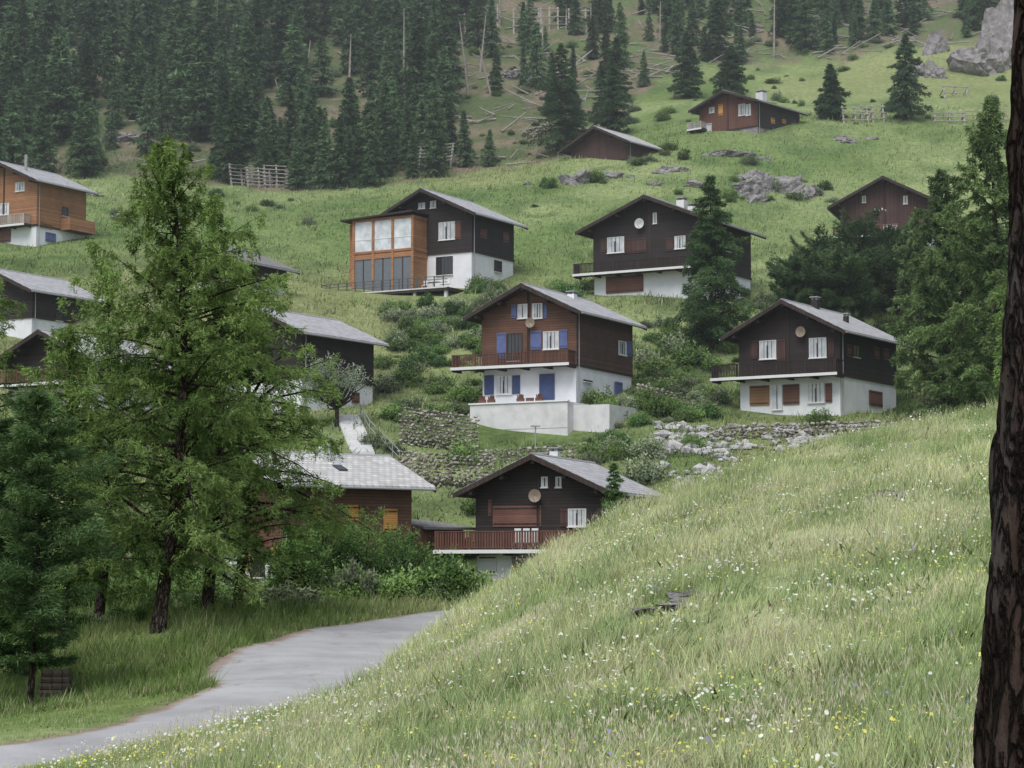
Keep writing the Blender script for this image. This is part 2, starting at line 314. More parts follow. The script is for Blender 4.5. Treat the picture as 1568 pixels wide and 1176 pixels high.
# ---------------- chalets
HOUSES=[]
class Chalet:
    def __init__(h,name,u,v,Y,th,W,L,hb,vr,pitch,ov=1.0,fo=1.3,bo=.7,wood='dark',side=None,basem='white',roof='roof'):
        h.O=P(u,v,Y);t=math.radians(th);h.ex=np.array([math.cos(t),-math.sin(t),0]);h.ey=np.array([math.sin(t),math.cos(t),0])
        h.W,h.L,h.hb,h.ov,h.fo,h.bo=W,L,hb,ov,fo,bo;h.tp=math.tan(math.radians(pitch))
        h.e=empty(name,tuple(h.O),-t);h.parts={}
        rp=h.O+h.ex*(-W/2)+h.ey*(-fo);d=ray(u,vr);zr=rp[1]*d[2]/d[1]-h.O[2]-.3
        h.zr=zr;h.he=zr-W/2*h.tp
        HOUSES.append((h.O,h.ex,h.ey,W,L))
        p=h.p('base_walls',basem);p.box(-W,0,0,L,-2.5,hb)
        e=.06;pr=[(-W-e,hb),(e,hb),(e,h.he-e*h.tp),(-W/2,zr),(-W-e,h.he-e*h.tp)]
        h.p('upper_walls',wood).ext(pr,-e,L+e)
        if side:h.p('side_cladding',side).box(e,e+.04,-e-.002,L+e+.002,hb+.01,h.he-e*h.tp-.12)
        h.p('sill_beam','trim').box(-W-.12,.12,-.12,L+.12,hb-.1,hb+.08)
        tk=.14
        for s in(-1,1):
            xe=-W/2+s*(W/2+ov);ze=zr-(W/2+ov)*h.tp
            h.p('roof_deck','trim').ext([(-W/2,zr),(xe,ze),(xe,ze+tk),(-W/2,zr+tk)],-fo,L+bo)
            xt=xe+s*.06;zt=ze-.06*h.tp
            h.p('roof',roof).ext([(-W/2,zr+tk),(xt,zt+tk),(xt,zt+tk+.12),(-W/2,zr+tk+.12)],-fo-.03,L+bo+.03)
            for yy in(-fo-.1,L+bo+.031):h.p('bargeboards','trim').ext([(-W/2,zr-.12),(xe+s*.05,ze-.12),(xe+s*.05,ze+.2),(-W/2,zr+.22)],yy,yy+.068)
            h.p('gutters','metal').beam((xt+s*.08,-fo,zt+.08),(xt+s*.08,L+bo,zt+.08),.1,6)
        h.p('ridge_cap','metal').ext([(-W/2-.18,zr+.2),(-W/2,zr+.32),(-W/2+.18,zr+.2),(-W/2,zr+.27)],-fo-.04,L+bo+.04)
        for fx in(-1,-.5,0,.5,1):
            x=-W/2+fx*W/2;z=zr-abs(x+W/2)*h.tp
            h.p('purlins','trim').box(x-.12,x+.12,-fo+.1,-.07,z-.36,z-.08-(.06 if fx else .02))
        for x in(-W*.5,):h.p('wall_posts','trim').box(x-.09,x+.09,-e-.06,-e-.001,hb+.1,zr-.4)
        h.p('downpipe','metal').beam((.16,.25,-.5),(.16,.25,h.he-.2),.07,6)
    def p(h,n,m):
        if n not in h.parts:h.parts[n]=(Part(),m)
        return h.parts[n][0]
    def loc(h,face,u,v,off=0):
        d=ray(u,v)
        if face=='F':t=(h.O@h.ey-off)/(d@h.ey);q=d*t-h.O;return q@h.ex,q[2]
        t=(h.O@h.ex+off)/(d@h.ex);q=d*t-h.O;return q@h.ey,q[2]
    def put(h,part,face,a0,a1,d0,d1,z0,z1,off=0):
        if face=='F':part.box(a0,a1,-d1-off,-d0-off,z0,z1)
        else:part.box(d0+off,d1+off,a0,a1,z0,z1)
    def win(h,face,u0,v0,u1,v1,kind='w',off=.062):
        a0,z1=h.loc(face,u0,v0,off);a1,z0=h.loc(face,u1,v1,off)
        if a0>a1:a0,a1=a1,a0
        zz=sorted((z0,z1));z0,z1=zz
        if face=='R' and 'side_cladding' in h.parts:off+=.042
        if kind in('w','d','W'):
            m={'w':'curt','d':'gl','W':'glw'}[kind];n={'w':'curtained_panes','d':'dark_panes','W':'bright_panes'}[kind]
            f=.055;g=h.p('window_frames' if kind!='d' else 'dark_window_frames','frame' if kind!='d' else 'trim')
            h.put(h.p(n,m),face,a0+f,a1-f,-.03,.02,z0+f,z1-f,off)
            h.put(g,face,a0,a0+f,-.03,.06,z0,z1,off);h.put(g,face,a1-f,a1,-.03,.06,z0,z1,off)
            h.put(g,face,a0+f,a1-f,-.03,.058,z0,z0+f,off);h.put(g,face,a0+f,a1-f,-.03,.058,z1-f,z1,off)
            w_=a1-a0
            for k_,t_ in ((.5,.03),(.27,.014),(.73,.014)) if w_>.9 else ((.5,.022),):
                c=a0+w_*k_;h.put(h.p('window_mullions','trim'),face,c-t_,c+t_,.02,.045,z0+f,z1-f,off)
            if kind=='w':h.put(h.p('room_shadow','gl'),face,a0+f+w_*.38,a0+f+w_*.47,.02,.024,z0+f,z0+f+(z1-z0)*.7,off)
            h.put(h.p('window_sills','frame'),face,a0-.05,a1+.05,0,.12,z0-.07,z0-.002,off)
        else:
            h.put(h.p('shutters_'+kind,kind),face,a0,a1,-.03,.05,z0,z1,off)
            rm='trim' if kind not in('blue','blued') else 'blued'
            h.put(h.p('shutter_rails_'+kind,rm),face,a0+.05,a1-.05,.05,.07,z0+.12,z0+.2,off)
            h.put(h.p('shutter_rails_'+kind,rm),face,a0+.05,a1-.05,.05,.07,z1-.2,z1-.12,off)
    def balcony(h,xl,xr,z,proj_=1.4,mat='rail',slab='frame',rh=1.0,gap=.14,plank=False):
        h.p('balcony_deck','trim').box(xl,xr,-proj_,-.13,z-.16,z)
        h.p('balcony_edge',slab).box(xl-.03,xr+.03,-proj_-.06,-proj_-.002,z-.2,z+.02)
        h.p('balcony_edge',slab).box(xl-.06,xl-.032,-proj_-.06,-.13,z-.2,z+.02)
        r=h.p('balcony_railing',mat)
        y=-proj_+.05
        r.box(xl,xr,y-.05,y+.05,z+rh-.07,z+rh);r.box(xl,xr,y-.03,y+.03,z+.1,z+.16)
        r.box(xl,xl+.1,y+.05,-.13,z+rh-.07,z+rh);r.box(xr-.1,xr,y+.05,-.13,z+rh-.07,z+rh)
        x=xl+.06
        while x<xr:
            r.box(x-.035 if not plank else x-.055,x+.035 if not plank else x+.055,y-.02,y+.02,z+.16,z+rh-.07);x+=gap
        yy=y+.15
        while yy<-.2:
            r.box(xl+.03,xl+.07,yy-.035,yy+.035,z+.05,z+rh-.07);r.box(xr-.07,xr-.03,yy-.035,yy+.035,z+.05,z+rh-.07);yy+=gap
        n=max(2,int((xr-xl)/2))
        for i in range(n+1):
            x=xl+.1+(xr-xl-.2)*i/n
            r.box(x-.06,x+.06,y-.07,y+.03,z,z+rh+.02)
            h.p('balcony_brackets','trim').box(x-.08,x+.08,-proj_+.05,-.06,z-.34,z-.162)
    def chimney(h,x,y,ht=1.0,w=.7,mat='conc'):
        z=h.zr-abs(x+h.W/2)*h.tp
        h.p('chimney',mat).box(x-w/2,x+w/2,y-w/2,y+w/2,z-.5,z+ht)
        h.p('chimney_cap','metal').box(x-w/2-.1,x+w/2+.1,y-w/2-.1,y+w/2+.1,z+ht+.18,z+ht+.26)
        for a in(-1,1):
            for c in(-1,1):h.p('chimney_cap','metal').box(x+a*w*.35-.05,x+a*w*.35+.05,y+c*w*.35-.05,y+c*w*.35+.05,z+ht+.002,z+ht+.178)
    def dish(h,u,v,r=.45,mat='dish',off=.5):
        a,z=h.loc('F',u,v,off);p=h.p('satellite_dish',mat);n=14
        vs=[(a,-off+.12,z-.05)];fs=[]
        for k in range(n):
            t=2*math.pi*k/n;vs.append((a+r*math.cos(t),-off-.05,z+r*math.sin(t)))
        for k in range(n):fs.append((0,1+k,1+(k+1)%n))
        p.poly(vs,fs);h.p('dish_arm','metal').beam((a,-off+.1,z-.05),(a,-.05,z-.2),.05);h.p('dish_arm','metal').beam((a,-off+.05,z-r),(a,-off-.4,z-.1),.03)
    def done(h):
        for n,(p,m) in h.parts.items():p.make(n,M[m],h.e)
# C central
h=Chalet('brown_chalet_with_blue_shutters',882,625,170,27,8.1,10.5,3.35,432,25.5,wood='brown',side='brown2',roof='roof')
h.balcony(-10.1,.1,3.4,1.5,'rail')
for w in [('F',793,466,808,487,'w'),('F',815,465,831,487,'w'),('F',783,467,791,487,'blue'),('F',833,467,838,487,'blue'),
 ('F',761,510,775,549,'blue'),('F',777,511,800,552,'d'),('F',813,507,829,535,'blue'),('F',832,508,856,534,'w'),('F',857,505,869,533,'blue'),
 ('F',742,575,756,604,'blued'),('F',760,576,784,603,'w'),('F',785,575,796,603,'blued'),('F',826,573,849,612,'blued'),
 ('R',893,581,906,586,'d'),('R',941,584,952,613,'blue'),('R',946,521,958,545,'w'),('R',959,522,966,546,'blue')]:h.win(*w)
h.dish(812,494,.4)
h.chimney(-3.4,6.5,.5,.6,'white')
t=h.p('terrace_wall','conc');t.box(-7.3,1.0,-3.6,-.004,-4.5,.25);t.box(1.0,4.0,-2.6,3.0,-4.5,.0)
h.p('terrace_coping','white').box(-7.4,1.1,-3.7,-3.4,.25,.36);h.p('terrace_coping','white').box(-7.4,-7.1,-3.39,-.01,.25,.36)
h.p('terrace_joints','grey').box(-7.28,.98,-3.61,-3.601,-1.75,-1.72)
fb=h.p('terracotta_planters','ox')
for x in(-6.6,-5.8,-3.3,-2.5,-1.7):fb.box(x,x+.6,-3.62,-3.42,.37,.62)
pl=h.p('planter_flowers','redb')
for x in(-6.5,-5.7,-3.2,-1.6):
    for k in range(5):pl.beam((x+.1*k,-3.5,.6),(x+.1*k+.05*(k%3-1),-3.5+.05*(k%2),.85+.05*(k%3)),.09,5)
h.done()
# D right
h=Chalet('dark_chalet_with_long_balcony',1287,636,170,32,8.5,11.2,3.15,457,27,wood='dark',roof='roof')
h.balcony(-10.3,.4,3.2,1.5,'raild',rh=1.05)
for w in [('F',1163,522,1189,549,'w'),('F',1239,518,1266,547,'w'),('F',1149,522,1161,549,'maroon'),('F',1268,518,1278,546,'maroon'),('F',1190,520,1203,552,'maroon'),
 ('F',1148,591,1178,620,'olive'),('F',1182,589,1198,627,'w'),('F',1199,589,1224,619,'ox'),('F',1237,587,1263,616,'w'),('F',1264,587,1274,616,'ox'),
 ('R',1331,597,1351,624,'ox'),('R',1297,527,1304,547,'ox'),('R',1306,527,1316,548,'d'),('R',1338,531,1346,550,'ox'),('R',1352,533,1361,552,'ox')]:h.win(*w)
h.dish(1226,508,.42);h.chimney(-4,4.5,.9,.5,'dark');h.chimney(-1.6,5,.7,.35,'dark')
h.done()
# A low centre
h=Chalet('dark_chalet_with_red_balcony',922,905,133,20,8.0,10.2,2.4,693,24.5,wood='dark',roof='roof')
h.balcony(-10.2,-1.2,2.45,1.5,'redb',slab='frame',rh=1.15,plank=True,gap=.17)
for w in [('F',829,730,839,746,'w'),('F',851,730,860,746,'w'),('F',755,775,829,806,'ox'),('F',870,779,898,806,'w'),('F',858,779,869,806,'maroon'),('F',748,765,753,790,'redb'),('F',784,850,845,875,'gl'),('F',733,850,760,880,'frame')]:h.win(*w)
h.dish(819,759,.4)
h.chimney(-5.2,4.5,.9,.55,'conc');h.chimney(-4.5,4.5,.9,.55,'conc')
ch=h.p('plastic_chairs','frame')
for x in(-5.3,-4.75,-4.2):
    ch.box(x,x+.42,-1.1,-.7,2.85,2.9);ch.box(x,x+.42,-.72,-.68,2.9,3.75)
    for a in(0,.38):
        for c in(-1.1,-.74):ch.box(x+a,x+a+.04,c,c+.04,2.46,2.85)
h.done()
# B low left
h=Chalet('brown_chalet_with_orange_shutters',430,905,130,55,8.4,8.9,2.3,688,22,ov=1.0,bo=1.1,wood='brown',side=None,roof='roofl')
for w in [('R',587,779,608,815,'or'),('R',532,773,548,797,'or'),('R',549,773,556,797,'brown'),('R',480,775,490,800,'or'),('R',556,850,575,880,'d'),('R',500,855,520,880,'d')]:h.win(*w)
for w in [('F',368,838,383,872,'or'),('F',385,845,405,884,'d'),('F',415,838,431,868,'or')]:h.win(*w)
h.chimney(-3.0,4.6,1.4,.55,'conc');x=-1.6;z=h.zr-abs(x+4.2)*h.tp+.27
h.p('skylight','gl').ext([(x-.4,z+.4*h.tp),(x+.4,z-.4*h.tp),(x+.4,z-.4*h.tp+.09),(x-.4,z+.4*h.tp+.09)],4.6,5.2)
an=h.p('annex_walls','redb');an.box(-5.2,-.6,8.97,13.2,0,3.9);h.p('annex_roof','roofd').ext([(-5.7,4.3),(0,3.7),(0,3.85),(-5.7,4.45)],10.1,13.8)
h.done()
# E
h=Chalet('grey_roof_chalet',462,636,170,32,8.0,9.3,3.0,468,24,wood='dark',roof='roof',fo=1.2,bo=.7)
for w in [('R',539,600,550,618,'ox'),('R',480,590,492,606,'d'),('R',500,540,514,556,'d')]:h.win(*w)
h.done()
# F
h=Chalet('dark_chalet_with_conservatory',722,440,212,30,10.0,8.0,3.55,287,25,wood='dark',roof='roof',ov=1.2)
for w in [('F',672,341,697,366,'w'),('F',696,339,706,366,'redb'),('F',641,311,651,319,'w'),('F',659,308,668,318,'w'),('F',668,394,693,420,'d'),('R',757,398,768,418,'d'),('R',735,350,745,366,'ox'),('R',770,355,779,372,'ox')]:h.win(*w)
off=2.6
x0,_=h.loc('F',542,400,off);x1,_=h.loc('F',632,400,off)
zt=h.loc('F',600,332,off)[1];zm=h.loc('F',600,391,off)[1];zb=-.4
wf=h.p('conservatory_frame','orange');n=3
for i in range(n+1):
    x=x0+(x1-x0)*i/n;wf.box(x-.13,x+.13,-off-.13,-off+.13,zb,zt)
for z in(zb+.0,zm-.2,zm+.35,zt-.25):
    wf.box(x0+.13,x1-.13,-off-.11,-off+.11,z,z+.24);wf.box(x0-.11,x0+.11,-off+.13,-.07,z,z+.24);wf.box(x1-.11,x1+.11,-off+.13,-.07,z,z+.24)
h.p('conservatory_glass','glw').box(x0+.13,x1-.13,-off-.02,-off+.02,zm+.6,zt-.25)
h.p('conservatory_glass','glw').box(x0-.02,x0+.02,-off+.13,-.08,zm+.6,zt-.25)
h.p('conservatory_side','orange').box(x1-.02,x1+.02,-off+.13,-.08,zb,zt-.25)
h.p('conservatory_panels','grey').box(x0+.13,x1-.13,-off-.02,-off+.02,zb+.24,zm-.2)
h.p('conservatory_fascia','orange').box(x0+.13,x1-.13,-off-.03,-off+.03,zm+.04,zm+.35)
h.p('conservatory_mullions','frame').box(x0+.14,x1-.14,-off-.05,-off-.021,zm+1.7,zm+1.78)
for i in range(3):
    xc=x0+(x1-x0)*(i+.5)/3;h.p('conservatory_posts','trim').box(xc-.05,xc+.05,-off-.06,-off-.021,zb+.24,zm-.2)
h.p('conservatory_roof','trim').ext([(x0-1.3,zt-.1),(x1+.3,zt+.25),(x1+.3,zt+.4),(x0-1.3,zt+.05)],-off-.6,-.07)
h.p('side_wing','orange').box(x0-1.2,x0-.14,-off+1.0,3,-1,zt-.2)
yd=-off-1.9
h.p('terrace_deck','trim').box(x0-2.6,.0,yd,-.01,-.75,-.42)
h.p('terrace_edge','conc').box(x0-2.62,.02,yd-.05,yd-.002,-.5,-.38)
rl=h.p('terrace_railing','steel')
for z in(.0,.3,.6):rl.box(x0-2.6,.0,yd+.02,yd+.08,z,z+.06);rl.box(x0-2.6,x0-2.54,yd+.08,1,z,z+.06)
x=x0-2.6
while x<.0:rl.box(x,x+.09,yd,yd+.09,-.42,.68);x+=1.0
for x in np.linspace(x0-2.3,-.3,5):h.p('deck_posts','conc').box(x-.14,x+.14,yd+.2,yd+.5,-4.5,-.75)
tb=h.p('patio_table','frame');tb.box(-3,-1.8,-3.4,-2.7,.3,.35)
for x in(-3.6,-1.6,-1.0):tb.box(x,x+.45,-3.3,-2.9,.0,.05);tb.box(x,x+.45,-2.92,-2.87,.05,.55);tb.box(x+.02,x+.07,-3.28,-3.23,-.42,0);tb.box(x+.38,x+.43,-3.28,-3.23,-.42,0)
tb.box(-2.45,-2.35,-3.1,-3.0,-.42,.3)
h.chimney(-7.0,5.5,.5,.6,'conc')
h.done()
# G
h=Chalet('dark_chalet_with_drying_balcony',1085,458,205,30,12,9.6,3.0,297,22,wood='dark',roof='roofd',ov=1.3)
h.balcony(-13.5,-.5,3.05,1.5,'raild')
for w in [('F',930,364,956,386,'w'),('F',920,366,929,386,'maroon'),('F',957,366,990,386,'maroon'),('F',1000,326,1006,342,'w'),('F',1033,362,1050,380,'w'),('F',928,424,985,446,'ox'),('F',1020,365,1031,384,'maroon'),('R',1105,366,1118,386,'d'),('R',1135,440,1148,458,'d')]:h.win(*w)
h.dish(979,342,.5,'dishw');h.chimney(-4.6,4,.9,.8,'frame');h.chimney(-3.4,4,.7,.8,'frame')
h.done()
# H
h=Chalet('red_brown_chalet',1425,392,234,18,9.5,8,2.3,268,27,wood='maroon',roof='roofd',ov=1.2)
h.balcony(-10.2,-.2,2.4,1.3,'rail')
for w in [('F',1352,344,1375,362,'w'),('F',1335,344,1350,362,'redb'),('F',1320,300,1326,310,'w'),('F',1383,300,1390,312,'w')]:h.win(*w)
p=h.p('painted_name_sign','frame')
for i,(du,dv) in enumerate([(1339,322),(1345,323),(1350,321),(1355,323)]):
    a,z=h.loc('F',du,dv,.1);p.box(a,a+.13,-.12,-.08,z-.05,z+.18)
h.done()
# I
h=Chalet('hilltop_chalet',1160,204,288,40,9.2,10,1.0,137,20,wood='redb',side='dark',roof='roofd',ov=.9,basem='rock')  # lit front red-brown; the side's shade is put in as dark boards
for w in [('F',1131,160,1141,176,'w'),('F',1142,160,1150,176,'w'),('F',1086,165,1094,172,'w'),('F',1100,160,1107,176,'or'),('F',1080,190,1090,203,'curt'),('R',1180,180,1186,190,'or'),('R',1197,182,1203,190,'or')]:h.win(*w)
h.balcony(-10.3,-8,1.6,1.4,'wgrey',rh=.9);h.chimney(-2.0,4,1.3,1.1,'conc')
h.done()
# J
h=Chalet('dark_barn',962,247,281,38,9,7.0,.3,192,25,wood='maroon',roof='roofl',ov=1.1,basem='rock');h.done()
# K
h=Chalet('orange_wood_chalet',55,375,229,30,9,7.6,2.1,245,24,wood='orange',roof='roof')
for w in [('F',0,312,14,328,'w'),('R',62,340,80,352,'orange'),('R',70,355,85,372,'blue'),('F',0,352,16,370,'ox'),('F',24,280,38,292,'w'),('R',95,316,104,332,'d')]:h.win(*w)
h.balcony(-9,-.6,2.2,1.2,'wgrey');h.p('side_balcony','orange').box(.1,1.4,3.6,7.6,2.0,2.2);h.p('side_balcony','orange').box(1.3,1.4,3.6,7.6,2.2,3.3);h.p('side_balcony','orange').box(.1,1.3,3.6,3.7,2.2,3.3)
h.p('flue','metal').beam((-2.5,1,8),(-2.5,1,9.9),.25,8)
h.done()
# L
h=Chalet('hidden_dark_chalet',358,458,200,30,8,8,2,365,23,wood='dark',roof='roofd')
h.win('R',400,425,410,440,'d');h.done()
# M
h=Chalet('slab_roof_chalet',48,524,190,30,8,8,2.2,408,24,wood='dark',roof='roof')
h.win('R',85,478,95,492,'d');h.win('R',110,480,118,492,'ox');h.done()
# N
h=Chalet('dark_gable_chalet',140,624,160,30,8,8.5,1.8,503,25,wood='dark',roof='roof')
for w in [('F',42,566,56,580,'w'),('F',22,566,40,580,'ox'),('F',78,568,92,582,'w')]:h.win(*w)
h.balcony(-9.5,-.2,1.9,1.3,'rail');h.done()
def inhouse(x,y,m=1.0):
    r=np.zeros(np.shape(x),bool)
    for O,ex,ey,W,L in HOUSES:
        a=(x-O[0])*ex[0]+(y-O[1])*ex[1];b_=(x-O[0])*ey[0]+(y-O[1])*ey[1]
        r|=(a>-W-m)&(a<m)&(b_>-m-.6)&(b_<L+m)
    O,ex,ey,W,L=HOUSES[0];a=(x-O[0])*ex[0]+(y-O[1])*ex[1];b_=(x-O[0])*ey[0]+(y-O[1])*ey[1];r|=(a>-8.5)&(a<2)&(b_>-5.5)&(b_<0)
    O,ex,ey,W,L=HOUSES[5];a=(x-O[0])*ex[0]+(y-O[1])*ex[1];b_=(x-O[0])*ey[0]+(y-O[1])*ey[1];r|=(a>-14.5)&(a<.5)&(b_>-7)&(b_<0)
    return r
# ---------------- rocks
def ico(s):
    bm=bmesh.new();bmesh.ops.create_icosphere(bm,subdivisions=s,radius=1)
    v=np.array([v.co[:] for v in bm.verts]);f=np.array([[v.index for v in f.verts] for f in bm.faces]);bm.free();return v,f
ICV,ICF=ico(4);IC1V,IC1F=ico(1)
def rockverts(seed,sx,sy,sz,V=None,amt=.6):
    fine=V is None
    V=ICV if V is None else V;r=np.random.default_rng(seed);o=V.copy()
    for k in range(12):
        d=r.normal(size=3);d/=np.linalg.norm(d);c=r.uniform(.4,.8);t=o@d;o=o-np.outer(np.clip(t-c,0,None),d)
    n=fbm(V[:,0]*3+seed,V[:,1]*3+V[:,2]*2.3,1.3,seed);o=o*(1+amt*(n-.5))[:,None]
    if fine:
        n=np.abs(fbm(V[:,0]*5+V[:,2]*3+seed,V[:,1]*5-V[:,2]*4,.9,seed+7,5)-.5)*2;o=o*(1.06-.45*n)[:,None]
    a=r.uniform(0,6.28);R=np.array([[math.cos(a),-math.sin(a),0],[math.sin(a),math.cos(a),0],[0,0,1]])
    return (o@R.T)*np.array([sx,sy,sz])
def ground_at(u,v,y0=20,y1=600):
    d=ray(u,v);Y=np.linspace(y0,y1,4000);x=d[0]/d[1]*Y;z=d[2]/d[1]*Y
    k=np.argmax(H(x,Y)>=z);return float(x[k]),float(Y[k])
def rock(name,u,v,sx,sy,sz,mat='rock',seed=1,sink=.3,n=1,y0=20):
    x,y=ground_at(u,v,y0);VV=[];FF=[];r=np.random.default_rng(seed)
    for i in range(n):
        s=1 if i==0 else r.uniform(.35,.8);dx,dy=(0,0) if i==0 else (r.normal()*sx*.8,r.normal()*sy*.5)
        VV.append(rockverts(seed*13+i,sx*s,sy*s,sz*s)+[x+dx,y+dy,float(H(x+dx,y+dy))+sz*s*(1-2*sink)*.5-sz*s*.1]);FF.append(ICF+len(ICV)*i)
    return mk(name,np.concatenate(VV),np.concatenate(FF),M[mat])
for i,(u,v,a,b_,c,mt,n,y0) in enumerate([(885,278,3.0,2.4,1.9,'rock',5,200),(1150,300,3.4,2.4,2.0,'rock',5,200),(1212,296,3.4,2.4,2.6,'rock',5,200),(1165,276,2.4,1.8,1.5,'rock',4,200),(935,272,2.2,1.5,1.1,'rock',4,200),
   (1480,108,5,4,5,'rock',5,250),(1530,85,6,4,8,'rock',5,250),(1570,70,6,4,10,'rock',4,250),(1295,215,3.2,1.4,.9,'rock',3,200),(1110,238,3.4,1.3,.9,'rock',3,200),(1060,285,1.8,1.2,.9,'rock',3,200),(1030,262,2.2,1.2,.9,'rock',3,200),(140,300,1.6,.9,.5,'rock',3,200),
   (1030,930,.4,.6,.1,'rock',3,20),(1048,915,.4,.3,.12,'rock',2,20),(990,940,.4,.4,.09,'rock',2,20),(1360,768,.4,.4,.26,'rock',2,20),
   (180,215,3,2,1.2,'rock',3,250),(790,120,2.4,2,1.2,'rock',3,250),(860,150,2.4,2,1.2,'rock',3,250)]):
    rock('rock_outcrop',u,v,a,b_,c,mt,i+3,.42 if 150<v<400 else .3,n,y0)
def stone_wall(name,pts,hh,seed=1,s=.42,mat='rockb',thick=.5):
    r=np.random.default_rng(seed);VV=[];FF=[];k=0;pts=[np.array(p,float) for p in pts]
    for a,b_ in zip(pts[:-1],pts[1:]):
        L=np.linalg.norm(b_[:2]-a[:2]);n=int(L/s)+1;rows=int(hh/(s*.62))+1
        for i in range(n):
            for j in range(rows):
                t=(i+.5*(j%2)+r.normal()*.1)/n;p=a+(b_-a)*t
                q=rockverts(seed*1000+k,s*.6*r.uniform(.6,1.4),thick*r.uniform(.8,1.1),s*.38*r.uniform(.7,1.3),IC1V,.4)
                VV.append(q+[p[0]+r.normal()*.03,p[1]+r.normal()*.07+j*.04,p[2]+(j+.4)*s*.6-.3+r.normal()*.03]);FF.append(IC1F+12*k);k+=1
    mk(name,np.concatenate(VV),np.concatenate(FF),M[mat])
def gp(u,v,dz=0,y0=100):
    x,y=ground_at(u,v,y0);return (x,y,float(H(x,y))+dz)
def gpl(us,v0,v1):
    return [gp(u,v0+(v1-v0)*i/(len(us)-1)) for i,u in enumerate(us)]
stone_wall('terrace_stone_wall',gpl([614,650,690,734],680,694),3.1,3,.4)
stone_wall('lower_stone_wall',gpl([612,650,700,760],740,752),2.7,4,.4)
stone_wall('garden_stone_wall',gpl([735,800,860,900],712,700),1.3,5,.4)
stone_wall('boundary_stone_wall',gpl([978,1010,1050],612,628),1.6,6,.38)
stone_wall('rockery_stone_wall',gpl([1090,1180,1280,1370],674,662),1.2,7,.45)
r=np.random.default_rng(5);VV=[];FF=[];k=0
for i in range(1000):
    u=r.uniform(1005,1400);v=r.uniform(652,750)
    if u>1130 and v>700:continue
    x,y=ground_at(u,v,100)
    if fbm(x,y,2.5,12)<.42:continue
    s=r.uniform(.15,.5)*(1.6 if r.random()<.15 else 1)
    VV.append(rockverts(900+i,s*1.2,s*.9,s*.65,IC1V)+[x,y,float(H(x,y))+.12]);FF.append(IC1F+len(IC1V)*k);k+=1
mk('rockery_boulders',np.concatenate(VV),np.concatenate(FF),M['rockw'])
# ---------------- vegetation
def tubes(P0,P1,R0,R1,n=4):
    P0=np.asarray(P0,float);P1=np.asarray(P1,float);d=P1-P0;d/=np.linalg.norm(d,axis=1)[:,None]+1e-9
    ref=np.where(np.abs(d[:,2:3])>.9,np.array([[1.,0,0]]),np.array([[0,0,1.]]))
    a=np.cross(d,ref);a/=np.linalg.norm(a,axis=1)[:,None];b_=np.cross(d,a)
    th=2*np.pi*np.arange(n)/n;ring=a[:,None,:]*np.cos(th)[None,:,None]+b_[:,None,:]*np.sin(th)[None,:,None]
    V=np.concatenate([P0[:,None,:]+ring*np.asarray(R0)[:,None,None],P1[:,None,:]+ring*np.asarray(R1)[:,None,None]],1)
    k=np.arange(n);f=np.stack([k,(k+1)%n,(k+1)%n+n,k+n],-1)
    F=(f[None]+(np.arange(len(P0))*2*n)[:,None,None]).reshape(-1,4)
    return V.reshape(-1,3),F
def norm(a):return a/(np.linalg.norm(a,axis=-1,keepdims=True)+1e-9)
def tris(p,d,side):
    V=np.stack([p-side,p+side,p+d],1).reshape(-1,3);return V,np.arange(len(p)*3).reshape(-1,3)
def sprof(t):return (1-t)**.8*np.clip(.6+t*3,0,1)+.015
def lprof(t):return (1-t)**.72*np.clip(.5+t*2.2,0,1)+.02
def pprof(t):return np.clip(np.sin(np.pi*np.clip(t*.86+.14,0,1)),.05,1)**.7
